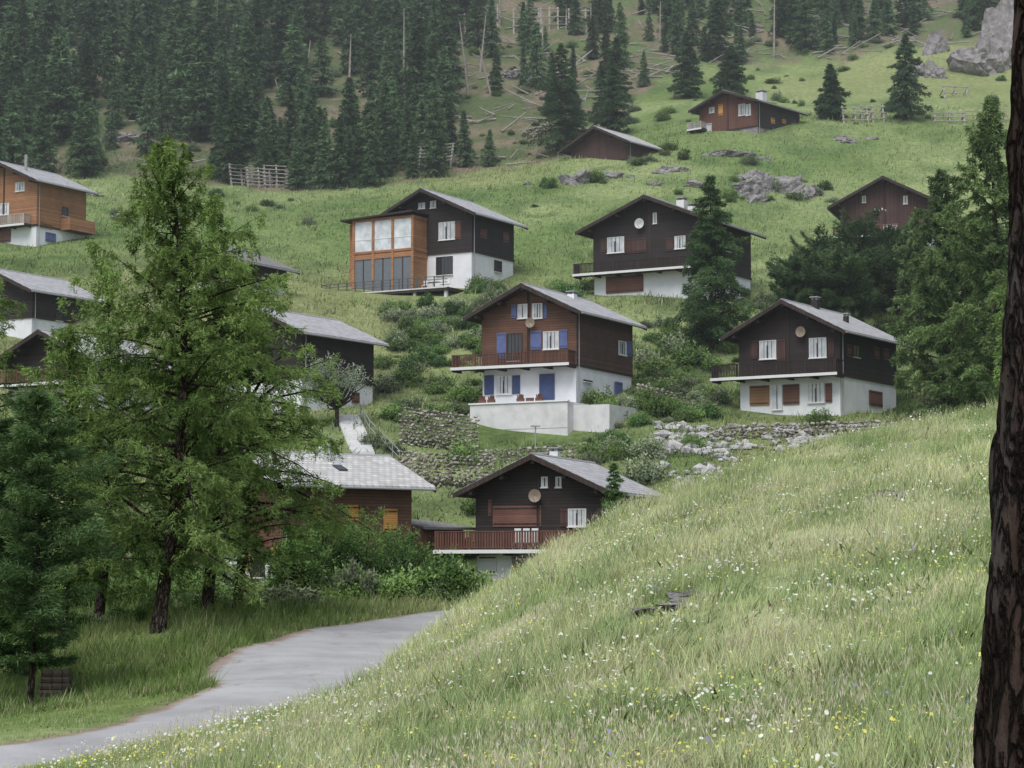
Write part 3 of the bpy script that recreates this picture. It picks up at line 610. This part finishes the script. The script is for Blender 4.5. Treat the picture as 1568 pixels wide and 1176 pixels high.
def conifer(name,seed,Ht,R,z0,nb,epb,el,ew,droop,rise,prof,cd,cl,irr=.2,tr=None,hang=.3,bark='bark',bend=0.0,latk=1.8,leaf='leaf',rj=.4,cj=.22,twig=0.):
    # twig>0: foliage hangs from side twigs at random depths below each limb (larch habit)
    r=np.random.default_rng(seed);tr=tr or Ht*.013
    t=(np.arange(nb)+r.random(nb))/nb;zb=(z0+(1-z0)*t**.95)*Ht
    Lb=R*prof(t)*np.clip(1+irr*r.normal(size=nb),.3,1.7);az=np.arange(nb)*2.4+r.random(nb)*1.2
    bx=lambda z:bend*np.sin(z/Ht*3.0)*Ht*.03
    cnt=np.maximum((epb*(Lb/R*.85+.15)).astype(int),6);ix=np.repeat(np.arange(nb),cnt);n=len(ix)
    s=r.random(n)**.6
    if twig:  # cluster elements on discrete twigs
        tw=14;tid=r.integers(0,tw,n);tws=r.random((nb,tw))**.6;s=np.clip(tws[ix,tid]+r.normal(size=n)*.025,0,1.03);two=r.uniform(-1,1,(nb,tw));twh=r.uniform(-.35,1,(nb,tw))
    L=Lb[ix];out=np.stack([np.cos(az),np.sin(az),0*az],-1);lat=np.stack([-np.sin(az),np.cos(az),0*az],-1)
    dr=droop*(1+.4*r.normal(size=nb));ri=rise*(1+rj*r.normal(size=nb))+.35*t**3
    width=L*.26*(1-np.minimum(s,1))**.55*(s+.15)*latk
    if twig:
        along=r.random(n);off=two[ix,tid]*(width+.25)*along
        drop=twh[ix,tid]*twig*along*(.35+.65*(1-s*.4))
    else:off=r.uniform(-1,1,n)*width;drop=0
    p=out[ix]*(s*L)[:,None]+lat[ix]*off[:,None]
    p[:,2]=zb[ix]+ri[ix]*s*L-dr[ix]*L*s**2-np.abs(off)*.3-drop+r.normal(size=n)*(.045*L if not twig else .06)
    p[:,0]+=bx(zb[ix])
    d=out[ix]*.55+lat[ix]*(np.sign(off)*.55)[:,None]+np.array([0,0,-hang])+r.normal(size=(n,3))*(.4 if not twig else .7)
    d=norm(d)*(el*r.uniform(.5,1.3,n))[:,None]
    sd=norm(np.cross(d,r.normal(size=(n,3))))*(ew*.5*r.uniform(.6,1.3,n))[:,None]
    V1,F1=tris(p,d,sd)
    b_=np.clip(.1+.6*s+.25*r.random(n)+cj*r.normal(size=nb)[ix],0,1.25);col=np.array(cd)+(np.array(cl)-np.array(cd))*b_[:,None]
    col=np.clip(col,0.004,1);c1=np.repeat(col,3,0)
    m=14;zz=np.linspace(-.4,Ht*.99,m+1);rad=tr*np.clip(1-zz/Ht,.03,1)**.85;rad[0]*=1.35;cx=bx(np.clip(zz,0,None))
    Pt=np.c_[cx,0*zz,zz];V2,F2=tubes(Pt[:-1],Pt[1:],rad[:-1],rad[1:],8)
    LV=[];LF=[];off_=0
    ss=[0,.35,.7,.97]
    for a,b2 in zip(ss[:-1],ss[1:]):
        def q(s_):
            o=out*(s_*Lb)[:,None];o[:,2]=zb+ri*s_*Lb-dr*Lb*s_**2;o[:,0]+=bx(zb);return o
        rr=np.clip(Lb*.016,.008,.09);v,f=tubes(q(a),q(b2),rr*(1-a*.9),rr*(1-b2*.9),3);LV.append(v);LF.append(f+off_);off_+=len(v)
    LV=np.concatenate(LV);LF=np.concatenate(LF)
    V=np.concatenate([V1,V2,LV]);Q=np.concatenate([F2,LF+len(V2)])+len(V1)
    c=np.concatenate([c1,np.full((len(V2)+len(LV),3),.05)])
    mi=np.r_[np.zeros(len(F1)),np.ones(len(Q))]
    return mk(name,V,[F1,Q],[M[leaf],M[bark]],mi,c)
def leafy(name,seed,rx,rz,ncl,nl,size,cd,cl,trunk=0,leaf='leaf'):
    r=np.random.default_rng(seed);c=norm(r.normal(size=(ncl,3)));c[:,2]=np.abs(c[:,2])*(1.0) if not trunk else c[:,2]
    rad=r.uniform(.45,1,ncl);c=c*rad[:,None]*np.array([rx,rx,rz]);cz=trunk+rz if trunk else .05
    cr=r.uniform(.22,.45,ncl)*min(rx,rz)
    ix=np.repeat(np.arange(ncl),nl);n=len(ix);o=norm(r.normal(size=(n,3)))*(r.random(n)**.4*cr[ix])[:,None]
    p=c[ix]+o+[0,0,cz]
    d=norm(o*1.+r.normal(size=(n,3))*.6*cr[ix][:,None]+[0,0,.15])*(size*r.uniform(.6,1.4,n))[:,None]
    sd=norm(np.cross(d,r.normal(size=(n,3))))*(size*.35*r.uniform(.6,1.3,n))[:,None]
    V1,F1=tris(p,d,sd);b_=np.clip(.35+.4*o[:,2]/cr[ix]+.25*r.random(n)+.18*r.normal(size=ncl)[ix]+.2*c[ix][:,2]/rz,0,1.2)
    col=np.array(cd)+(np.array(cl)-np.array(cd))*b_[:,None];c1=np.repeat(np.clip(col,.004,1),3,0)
    b0=np.tile([[0,0,-.2]],(ncl,1));top=c+[0,0,cz]
    if trunk:b0=np.tile([[0,0,trunk*.8]],(ncl,1))
    mid=(b0+top)/2+r.normal(size=(ncl,3))*.08*rx;rr=np.full(ncl,rx*.018+.006)
    v2,f2=tubes(b0,mid,rr*1.3,rr,4);v3,f3=tubes(mid,top,rr,rr*.3,4);vs=[v2,v3];fs=[f2,f3+len(v2)]
    if trunk:
        v4,f4=tubes([[0,0,-.4]],[[0,0,trunk]],[rx*.07],[rx*.05],8);vs.append(v4);fs.append(f4+len(v2)+len(v3))
    VV=np.concatenate(vs);Q=np.concatenate(fs)+len(V1)
    return mk(name,np.concatenate([V1,VV]),[F1,Q],[M[leaf],M['bark']],np.r_[np.zeros(len(F1)),np.ones(len(Q))],np.concatenate([c1,np.full((len(VV),3),.05)]))
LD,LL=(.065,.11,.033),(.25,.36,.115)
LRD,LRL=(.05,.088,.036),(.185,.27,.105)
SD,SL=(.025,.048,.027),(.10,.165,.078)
def place(ob,u,v,Y=None,rz=0,s=1.):
    if Y is None:x,y=ground_at(u,v,100)
    else:
        x=P(u,v,Y)[0];y=Y
    ob.location=(x,y,float(H(x,y))-.05);ob.rotation_euler=(0,0,rz);ob.scale=(s,s,s);return ob
def treeH(u,v,Y,vt):
    a=P(u,vt,Y);z0=float(H(a[0],Y));return a[2]-z0
def larch(u,v,Y,vt,R,seed,nb=150,epb=520,z0=.1,bend=.5,el=.2,ew=.05,cd=LD,cl=LL,irr=.4,twig=.85):
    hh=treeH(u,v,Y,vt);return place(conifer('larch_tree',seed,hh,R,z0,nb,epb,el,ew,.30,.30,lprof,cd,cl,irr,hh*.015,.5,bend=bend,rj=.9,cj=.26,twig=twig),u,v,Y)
larch(240,968,80,212,5.0,1,190,760,.12,1.6,.2,.047)
larch(315,945,90,300,4.6,2,140,560,.12,1)
larch(362,940,92,400,5.2,3,120,560,.14,1)
larch(150,960,88,400,4.4,4,120,460,.15,1)
larch(95,985,82,500,3.2,7,100,420,.15,.6)
larch(-60,960,95,380,4.6,5,110,460,.12,.5)
larch(-25,1040,74,700,2.4,6,90,380,.2,.5)
for i,(u,v,Y,vt,R) in enumerate([(45,1090,66,600,1.7),(-15,1075,69,640,1.9)]):
    hh=treeH(u,v,Y,vt);place(conifer('stone_pine_tree',40+i,hh,R,.14,110,420,.2,.045,.1,.25,pprof,(.035,.07,.03),(.125,.20,.08),.35,.11,0.0,bend=.6,rj=.9),u,v,Y)
larch(1520,640,150,150,5.2,11,150,520,.1,.6,.36,.11,LRD,LRL,twig=1.0)
larch(1445,600,165,262,4.8,12,130,480,.1,.6,.38,.12,LRD,LRL,twig=1.0)
larch(1600,640,140,120,4.6,13,130,460,.1,.6,.36,.1,LRD,LRL,twig=1.0)
larch(1545,560,130,430,2.4,14,90,380,.1,.6,.28,.09,LD,LL)
larch(1490,600,175,330,4.0,15,110,420,.1,.3,.38,.12,LRD,LRL,twig=1.0)
larch(1405,580,196,330,2.8,16,100,300,.1,.3,.38,.12,LRD,LRL,twig=.9)
def spruce(name,u,v,Y,vt,R,seed,nb=110,epb=170,el=.5,ew=.13,cd=SD,cl=SL,z0=.05):
    hh=treeH(u,v,Y,vt);return place(conifer(name,seed,hh,R,z0,nb,epb,el,ew,.25,.1,sprof,cd,cl,.28,hh*.014,.35,rj=.7),u,v,Y)
spruce('spruce_tree',1090,545,190,268,4.0,21,150,300,.4,.1,(.028,.055,.024),(.105,.18,.07))
spruce('spruce_tree',940,840,112,708,1.3,22,80,300,.22,.05,(.045,.085,.032),(.13,.215,.075))
spruce('spruce_tree',1272,186,299,98,2.3,23);spruce('spruce_tree',1388,190,299,52,3.2,24);spruce('spruce_tree',940,205,305,98,2.9,25)
spruce('spruce_tree',860,235,300,66,4.4,26);spruce('spruce_tree',1052,130,330,48,2.6,27);spruce('spruce_tree',1520,440,225,330,2.2,28)
spruce('spruce_tree',1120,135,328,70,3.0,29)
for i,(u,v,Y,vt,R) in enumerate([(1255,500,202,372,3.0),(1320,490,204,345,3.6),(1375,500,205,358,3.2),(1220,510,198,400,2.0),(1290,500,196,395,2.6)]):
    hh=treeH(u,v,Y,vt);place(conifer('mountain_pine_tree',50+i,hh,R,.05,80,260,.45,.11,.0,.4,pprof,SD,(.10,.16,.068),.45,.14,-.3,rj=.8,cj=.3),u,v,Y)
t=leafy('apple_tree',7,2.7,1.8,80,70,.14,(.12,.16,.09),(.36,.41,.30),trunk=1.7);place(t,516,622,165)
for i,(u,v,Y,sx) in enumerate([(500,912,112,1.0),(560,908,117,1.1),(455,925,108,.8),(610,905,122,1.0)]):
    t=leafy('broadleaf_tree',70+i,1.9*sx,1.7*sx,60,90,.14,(.04,.085,.03),(.15,.25,.075),trunk=.9);place(t,u,v,Y)
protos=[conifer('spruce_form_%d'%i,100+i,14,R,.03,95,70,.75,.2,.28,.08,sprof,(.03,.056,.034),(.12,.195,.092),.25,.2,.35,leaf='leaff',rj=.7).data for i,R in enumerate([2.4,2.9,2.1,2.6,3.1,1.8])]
for o in [o for o in bpy.data.objects if o.name.startswith('spruce_form')]:bpy.data.objects.remove(o)
r=np.random.default_rng(77);fe=empty('spruce_forest')
def fdens(u,v):
    c=np.interp(u,cu,cvv)
    if v>c-2:return 0
    d=.8
    if 690<u<1010 and 30<v<c:d=.17
    if u<690:
        if 120<u<270 and 160<v<c:d=.15
        if 380<u<560 and 100<v<235:d=.14
        if 250<u<420 and 40<v<110:d=.22
        if v>c-35 and (u>390 or u<0):d=1
        elif 20<u<390 and v>c-40:d=.12
    if u>=690 and v<30:d=.5
    if 1010<=u<1420 and 25<=v<95:d=.5
    if 1010<=u<1420 and v>95:d=.1
    if u>=1420 and v>-10:d=.1
    return d
cnt=0;placed=[]
for k in range(11000):
    y=r.uniform(282,480);x=r.uniform(-.30,.30)*y
    z=float(H(x,y));u,v=proj(x,y,z)
    if u<-250 or u>1850 or r.random()>fdens(u,v):continue
    if v<235 and fbm(x,y,16,15,2)<.40 and r.random()<.8:continue
    if any((x-a)**2+(y-b_)**2<5.2 for a,b_ in placed):continue
    placed.append((x,y));o=bpy.data.objects.new('forest_spruce',protos[r.integers(6)]);scene.collection.objects.link(o);o.parent=fe
    s=r.uniform(.4,1.25) if v<230 else r.uniform(.4,.95)
    if 690<u<1400 and v>20:s*=.7
    o.location=(x,y,z-.2);o.rotation_euler=(r.normal()*.03,r.normal()*.03,r.uniform(0,6.28));o.scale=(s*r.uniform(.85,1.25),)*2+(s,);cnt+=1
    if cnt>1050:break
P0=[];P1=[];R0=[]
for k in range(460):
    u=r.uniform(-20,1568) if k%2==0 else r.uniform(690,1420);c=np.interp(u,cu,cvv);v=r.uniform(-10,c-5)
    x,y=ground_at(u,v,250);z=float(H(x,y));a=r.uniform(-1.2,1.2)+(math.pi if r.random()<.5 else 0);L=r.uniform(1.0,6)*(1 if r.random()<.8 else 1.7)
    P0.append((x,y,z+.2));P1.append((x+L*math.cos(a),y+L*math.sin(a)*.5,float(H(x+L*math.cos(a),y+L*math.sin(a)*.5))+r.uniform(.1,2.2)));R0.append(r.uniform(.07,.2))
v_,f_=tubes(P0,P1,R0,np.array(R0)*.5,6);mk('fallen_logs',v_,f_,M['dead'])
def snag(u,v,vt,lean):
    x,y=ground_at(u,v,250);z=float(H(x,y));L=(v-vt)/F_*y;p0=np.array([x,y,z-.3]);p1=np.array([x+lean*L,y,z+L])
    A=[p0];B=[p1];R=[.24];S=[.06];rr=np.random.default_rng(int(u))
    for t in np.linspace(.25,.95,22):
        q=p0+(p1-p0)*t;a=rr.uniform(0,6.28);l=rr.uniform(.4,1.5)*(1.1-t);A.append(q);B.append(q+[l*math.cos(a),l*math.sin(a),-.1*l]);R.append(.035);S.append(.01)
    v_,f_=tubes(A,B,R,S,5);mk('dead_spruce_snag',v_,f_,M['dead'])
for s in [(618,165,8,.0),(718,150,28,-.12),(752,145,70,-.25),(1185,88,-20,.02),(205,165,95,.05),(400,90,40,.15),(1030,150,125,.35),(330,60,-10,.05),(765,40,-20,0),(535,120,50,.03),(1330,60,10,0),(1010,60,0,.03),(700,120,30,-.2),(735,110,20,.1),(830,90,20,.02),(905,70,5,.0),(610,190,175,.4),(645,180,155,-.4),(430,150,120,-.3),(470,110,60,.1)]:snag(*s)
def snow_fence(u,v,w,hh,rz,rows=6,lean=.35,posts=3,th=.2,y0=200):
    x,y=ground_at(u,v,y0);z=float(H(x,y));p=Part()
    for i in range(posts):
        xx=-w/2+w*i/(posts-1)
        p.beam((xx,0,-.6),(xx,lean*hh,hh),th,6);p.beam((xx,lean*hh+1.6,-.2+.8),(xx,lean*hh*.7,hh*.7),.14,5)
    for j in range(rows):
        t=(j+.7)/rows;p.beam((-w/2-.3,lean*hh*t-.14,hh*t),(w/2+.3,lean*hh*t-.14,hh*t+.05),.11,5)
    o=p.make('avalanche_fence',M['wgrey']);o.location=(x,y,z);o.rotation_euler=(0,0,rz)
for s in [(372,285,3,3.0,.5),(398,288,3,2.8,.4),(425,288,3.2,3.2,.3),(455,290,2.5,2.5,.3),(655,272,3.0,4.6,-.3,9),(675,260,2.5,3.8,-.4,8),(1312,190,3.5,2.6,.2,3),(1338,188,3,2.6,.1,3),(1455,190,4,1.8,0,3),(1500,188,4,1.8,.1,3),(1540,188,4,1.8,0,3),(1465,150,3.5,2.0,.2,2),
   (632,58,5,4,.1,3,.35,4,.24),(690,52,5,4,.1,3,.35,4,.24),(806,48,4.4,4.4,0,3,.35,4,.26),(848,46,4.4,4.4,0,3,.35,4,.26),(892,50,4.4,4.6,.1,3,.35,4,.26),(740,38,5,4,0,3,.35,4,.24)]:snow_fence(*s)
shr=[]
for i in range(6):
    cols=[((.04,.085,.027),(.16,.25,.08)),((.055,.10,.035),(.20,.28,.10)),((.06,.09,.05),(.23,.28,.16)),((.03,.068,.027),(.11,.20,.065)),((.045,.085,.027),(.17,.26,.08)),((.07,.10,.06),(.27,.31,.19))][i]
    o=leafy('form_shrub',200+i,1.0,1.0,40,46,.13,*cols,leaf='leaff');shr.append(o.data);bpy.data.objects.remove(o)
se=empty('hillside_shrubs')
zones=[(430,720,800,925,105,140,150),(0,450,820,960,95,140,130),(580,740,470,600,165,210,90),(980,1110,490,620,165,205,80),(560,740,600,645,168,180,16),(560,740,650,735,150,163,5),(900,1000,600,730,140,180,30),(1010,1100,600,650,168,180,26),(1100,1560,500,600,178,215,90),
 (570,640,640,700,150,175,5),(700,760,420,450,205,218,12),(1150,1500,460,540,180,222,60),(0,200,540,700,140,185,40),(840,900,420,450,195,215,8),(1380,1560,590,640,165,185,14),(-150,120,850,1080,72,110,60),(120,340,930,985,82,96,26),(900,1130,225,250,270,292,16),(950,1250,150,200,292,330,26),(0,1568,0,260,290,400,190),(800,1300,230,330,250,292,26),(150,500,300,360,240,275,14)]
for (u0,u1,v0,v1,y0,y1,n) in zones:
    for k in range(n*3):
        if n<=0:break
        y=r.uniform(y0,y1);x=(r.uniform(u0,u1)-CU)/F_*y;z=float(H(x,y));u,v=proj(x,y,z)
        if not(v0<v<v1) or inhouse(np.array([x]),np.array([y]),.8)[0] or roadw(np.array([x]),np.array([y]))[0]>-1.5:continue
        if 350<u<432 and y<131 and y>90:continue
        o=bpy.data.objects.new('shrub_clump',shr[r.integers(6)]);scene.collection.objects.link(o);o.parent=se
        s=r.uniform(.3,1.2)*(1.25 if 100<y<140 else (.6 if y<100 else 1));o.location=(x,y,z-.1);o.rotation_euler=(0,0,r.uniform(0,6.28));o.scale=(s*r.uniform(.9,1.4),s*r.uniform(.9,1.3),s*r.uniform(.7,1.4));n-=1
for i,(u,v,Y,s) in enumerate([(550,905,121,2.0),(590,900,124,1.7),(500,915,118,2.1),(640,890,126,1.7),(690,880,128,1.9),(455,915,115,1.7),(1055,560,186,1.6),(1010,580,183,1.6),(760,452,205,1.5),(870,448,206,1.6),(1258,640,166,1.1),(985,690,150,1.6),(1060,655,160,.9),(735,755,146,1.2),(940,660,160,1.3),(610,920,112,1.2),(540,920,110,1.4)]):
    o=bpy.data.objects.new('garden_bush',shr[i%6]);scene.collection.objects.link(o);place(o,u,v,Y,i*1.3,s)
p=Part();a=gp(556,695);b_=gp(532,638)
for i in range(20):
    t=i/19;q=[a[k]+(b_[k]-a[k])*t for k in range(3)];zg_=max(q[2],float(H(q[0],q[1])));p.box(q[0]-.85,q[0]+.85,q[1]-.4,q[1]+.6,zg_-.5,zg_+.14)
p.make('garden_steps',M['conc'])
p=Part();pt=[gp(552,640),gp(566,665),gp(590,690),gp(612,712),gp(640,725)]
for q,w in zip(pt[:-1],pt[1:]):
    for dz in(.5,1.0):p.beam((q[0],q[1],q[2]+dz),(w[0],w[1],w[2]+dz),.05,5)
    for t in(0,.5):p.beam([q[k]+(w[k]-q[k])*t for k in range(3)],[q[k]+(w[k]-q[k])*t+(1.0 if k==2 else 0) for k in range(3)],.06,5)
p.make('path_handrail',M['metal'])
p=Part();q=gp(820,705);p.beam((q[0],q[1],q[2]-.3),(q[0],q[1],q[2]+2.4),.08,6);p.box(q[0]-.35,q[0]+.35,q[1]-.12,q[1]+.12,q[2]+2.4,q[2]+2.5);p.make('street_lamp',M['metal'])
p=Part()
for i in range(9):
    q=gp(1392+i*6,612-i*.6)
    p.beam(q,(q[0],q[1],q[2]+1.1),.05,5)
    if i:p.beam((pq[0],pq[1],pq[2]+1.0),(q[0],q[1],q[2]+1.0),.04,5);p.beam((pq[0],pq[1],pq[2]+.5),(q[0],q[1],q[2]+.5),.04,5)
    pq=q
p.make('garden_fence',M['rail'])
p=Part();q=(P(85,1075,68)[0],68);z=float(H(*q))
for i in range(5):
    for j in range(4-i//2):p.beam((q[0]-.45+.02*i,q[1]-.3+j*.22,z+.1+i*.2),(q[0]+.45,q[1]-.3+j*.22,z+.1+i*.2),.17,7)
p.make('log_pile',M['logs'])
# ---------------- near pine trunk
n=96;m_=300;zz=np.linspace(-1.0,9,m_);th=np.linspace(0,2*np.pi,n,endpoint=False)
TY=9.0
zg=float(H(2.3,TY))
def lx(z):
    vv=[1400,1176,1000,900,700,400,0,-600,-1500];uu=[1474,1491,1505,1515,1529,1553,1573,1592,1612]
    v_=HV-z*F_/TY;return (np.interp(v_,vv[::-1],uu[::-1])-CU)/F_*TY
ZW=zg+zz;R=np.interp(zz,[-1,0,1,4,9],[.42,.34,.285,.24,.19]);cx=lx(ZW)+R
TT,Z2=np.meshgrid(th,zz);ct,st_=np.cos(TT)*3,np.sin(TT)*3
RR=R[:,None]*(1+.22*(fbm(ct+st_*.6,Z2*2.6+st_,.8,91)-.5)+.16*(fbm(ct*3+st_*2,Z2*7+st_*3,1,92)-.5))
V=np.stack([cx[:,None]+RR*np.cos(TT),TY+RR*np.sin(TT),zg+Z2],-1).reshape(-1,3)
idx=np.arange(m_*n).reshape(m_,n);q=np.stack([idx[:-1],np.roll(idx,-1,1)[:-1],np.roll(idx,-1,1)[1:],idx[1:]],-1).reshape(-1,4)
mk('pine_tree',V,q,M['barkp'],smooth=True)
# ---------------- grass
def blades(name,x,y,hmin,hmax,w,colk,lean=.5,seed=0,dryf=.14,clump=1.0):
    r=np.random.default_rng(seed);z=H(x,y);n=len(x);hh=r.uniform(hmin,hmax,n)*(.5+1.0*fbm(x,y,2.2,55))*(1+clump*np.clip((fbm(x,y,.7,57)-.5)*4,-.5,1.1))
    hh=np.where((y<62),hh*np.clip((x+11)/8,.3,1),hh)
    d=np.c_[r.normal(size=(n,2))*lean*hh[:,None]*.6+np.array([[.12,0]])*hh[:,None],hh];a=r.uniform(0,np.pi,n)
    sd=np.c_[np.cos(a),np.sin(a)*.5,0*a]*(w*r.uniform(.6,1.4,n))[:,None]
    V,F=tris(np.c_[x,y,z-.03],d,sd);tint=fbm(x,y,.9,58)[:,None]
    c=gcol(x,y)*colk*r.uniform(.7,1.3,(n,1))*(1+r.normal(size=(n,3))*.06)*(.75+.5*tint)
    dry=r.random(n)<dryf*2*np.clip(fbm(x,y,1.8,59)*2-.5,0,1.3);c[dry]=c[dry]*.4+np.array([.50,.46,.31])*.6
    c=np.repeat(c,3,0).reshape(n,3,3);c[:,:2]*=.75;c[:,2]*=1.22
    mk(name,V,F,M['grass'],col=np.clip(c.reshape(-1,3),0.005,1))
r=np.random.default_rng(9)
n=500000;y=13+(r.random(n)**.85)*72;x=y*r.uniform(-.26,.27,n)
k=(roadw(x,y)<.1)&(proj(x,y,H(x,y))[1]<1500);x=x[k];y=y[k]
blades('meadow_grass',x,y,.10,.34,.009,1.2,.6,1,.18)
n=20000;y=15+r.random(n)*60;x=y*r.uniform(-.26,.27,n);k=(roadw(x,y)<-.2)&(fbm(x,y,1.2,71)>.54);blades('broad_leaved_herbs',x[k],y[k],.12,.28,.035,.62,1.4,4,0,.3)
n=45000;y=15+r.random(n)*60;x=y*r.uniform(-.2,.27,n);k=(roadw(x,y)<-.2)&(fbm(x,y,2.4,73)>.53)&(x>-7);x=x[k];y=y[k]
n=len(x);hh=r.uniform(.26,.5,n);z=H(x,y);lx_=r.normal(size=(n,2))*.07;w_=.007
A=np.c_[x,y,z];T=np.c_[x+lx_[:,0],y+lx_[:,1],z+hh];B=T-np.c_[lx_*.2,hh*.2];S=np.tile([w_,0,0],(n,1))
V1,F1=tris(A,T-A,S*.4);V2=np.stack([B,B+S+(T-B)*.4,T,B-S+(T-B)*.4],1).reshape(-1,3)
cc1=np.tile([.26,.30,.14],(len(V1),1));cc2=np.repeat(np.array([.52,.48,.36])*r.uniform(.7,1.15,(n,1)),4,0)
mk('grass_seed_heads',np.concatenate([V1,V2]),[F1,np.arange(4*n).reshape(n,4)+len(V1)],M['grass'],col=np.concatenate([cc1,cc2]))
n=90000;y=60+r.random(n)*58;x=y*r.uniform(-.27,.1,n);k=(roadw(x,y)<.0)&((x<-3.5)|(y>88));blades('verge_grass',x[k],y[k],.2,.5,.02,.92,.6,2,.06)
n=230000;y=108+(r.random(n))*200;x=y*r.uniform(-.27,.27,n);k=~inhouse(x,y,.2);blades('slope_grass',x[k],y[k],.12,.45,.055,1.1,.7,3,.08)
def flowers(name,n,col,size,hmin,hmax,thr,seed,k=6,cl=1.6):
    r=np.random.default_rng(seed);y=17+r.random(n*9)*60;x=y*r.uniform(-.24,.26,n*9)
    m=(fbm(x,y,cl,seed)+.25*fbm(x,y,9,seed+3)>thr)&(roadw(x,y)<-.3)&(x>-8);x=x[m][:n];y=y[m][:n];n=len(x)
    hh=r.uniform(hmin,hmax,n);z=H(x,y)+hh;s=size*r.uniform(.5,1.4,n)
    th=2*np.pi*np.arange(k)/k+r.uniform(0,1,n)[:,None]
    tl=r.normal(size=(n,2))*.35;dx=np.cos(th)*s[:,None]*r.uniform(.7,1.2,(n,k));dy=np.sin(th)*s[:,None]
    V=np.stack([x[:,None]+dx,y[:,None]+dy,z[:,None]+dx*tl[:,:1]+(dy*(tl[:,1:]+.4))],-1)
    F=np.arange(n*k).reshape(n,k)
    st=np.stack([np.c_[x-.004,y,z-hh],np.c_[x+.004,y,z-hh],np.c_[x,y+.002,z]],1)
    c=np.array(col)*r.uniform(.7,1.15,(n,1));c=np.repeat(c,k,0)
    mk(name,np.concatenate([V.reshape(-1,3),st.reshape(-1,3)]),[F,np.arange(n*3).reshape(n,3)+n*k],M['grass'],col=np.clip(np.concatenate([c,np.tile([.16,.22,.08],(n*3,1))]),0,1))
flowers('white_meadow_flowers',3600,(.58,.60,.52),.021,.2,.42,.72,61,cl=1.3)
flowers('yellow_meadow_flowers',6000,(.58,.54,.12),.015,.15,.38,.6,62)
flowers('violet_meadow_flowers',400,(.25,.22,.45),.018,.15,.35,.64,63)
# ---------------- atmosphere (thin mountain haze over the valley side)
hp=Part();hp.box(-320,320,100,700,-30,330);hm=bpy.data.materials.new('mountain_haze');hm.use_nodes=True;nt=hm.node_tree
nt.nodes.remove(nt.nodes['Principled BSDF']);vs=N(nt,'ShaderNodeVolumeScatter');vs.inputs['Color'].default_value=(.92,.96,1,1);vs.inputs['Density'].default_value=.00045;vs.inputs['Anisotropy'].default_value=.2
nt.links.new(vs.outputs[0],nt.nodes['Material Output'].inputs['Volume']);hp.make('haze',hm)
# ---------------- light, sky, camera
w=bpy.data.worlds.new('World');scene.world=w;w.use_nodes=True;nt=w.node_tree
sk=nt.nodes.new('ShaderNodeTexSky');sk.sky_type='NISHITA';sk.sun_disc=False;EL,AZ=math.radians(55),math.radians(200)
sk.sun_elevation=EL;sk.sun_rotation=AZ;sk.dust_density=4;sk.air_density=1.2;sk.altitude=1500
hs=nt.nodes.new('ShaderNodeHueSaturation');hs.inputs['Saturation'].default_value=.55;nt.links.new(sk.outputs[0],hs.inputs['Color'])
bg=nt.nodes['Background'];nt.links.new(hs.outputs[0],bg.inputs[0]);bg.inputs[1].default_value=.15
sl=bpy.data.lights.new('sun','SUN');sl.energy=2.8;sl.angle=math.radians(40);sl.color=(1,.975,.94);so=bpy.data.objects.new('sun',sl);scene.collection.objects.link(so)
S=Vector((math.sin(AZ)*math.cos(EL),math.cos(AZ)*math.cos(EL),math.sin(EL)));so.rotation_euler=S.to_track_quat('Z','Y').to_euler();so.location=(0,0,80)
cdd=bpy.data.cameras.new('camera');cam=bpy.data.objects.new('camera',cdd);scene.collection.objects.link(cam)
cdd.sensor_width=36;cdd.lens=36*F_/1568;cdd.clip_end=3000;cdd.clip_start=.5
cam.location=(0,0,0);cam.rotation_euler=(math.pi/2+PIT,0,0);scene.camera=cam
scene.view_settings.view_transform='Standard';scene.view_settings.look='None';scene.view_settings.exposure=0
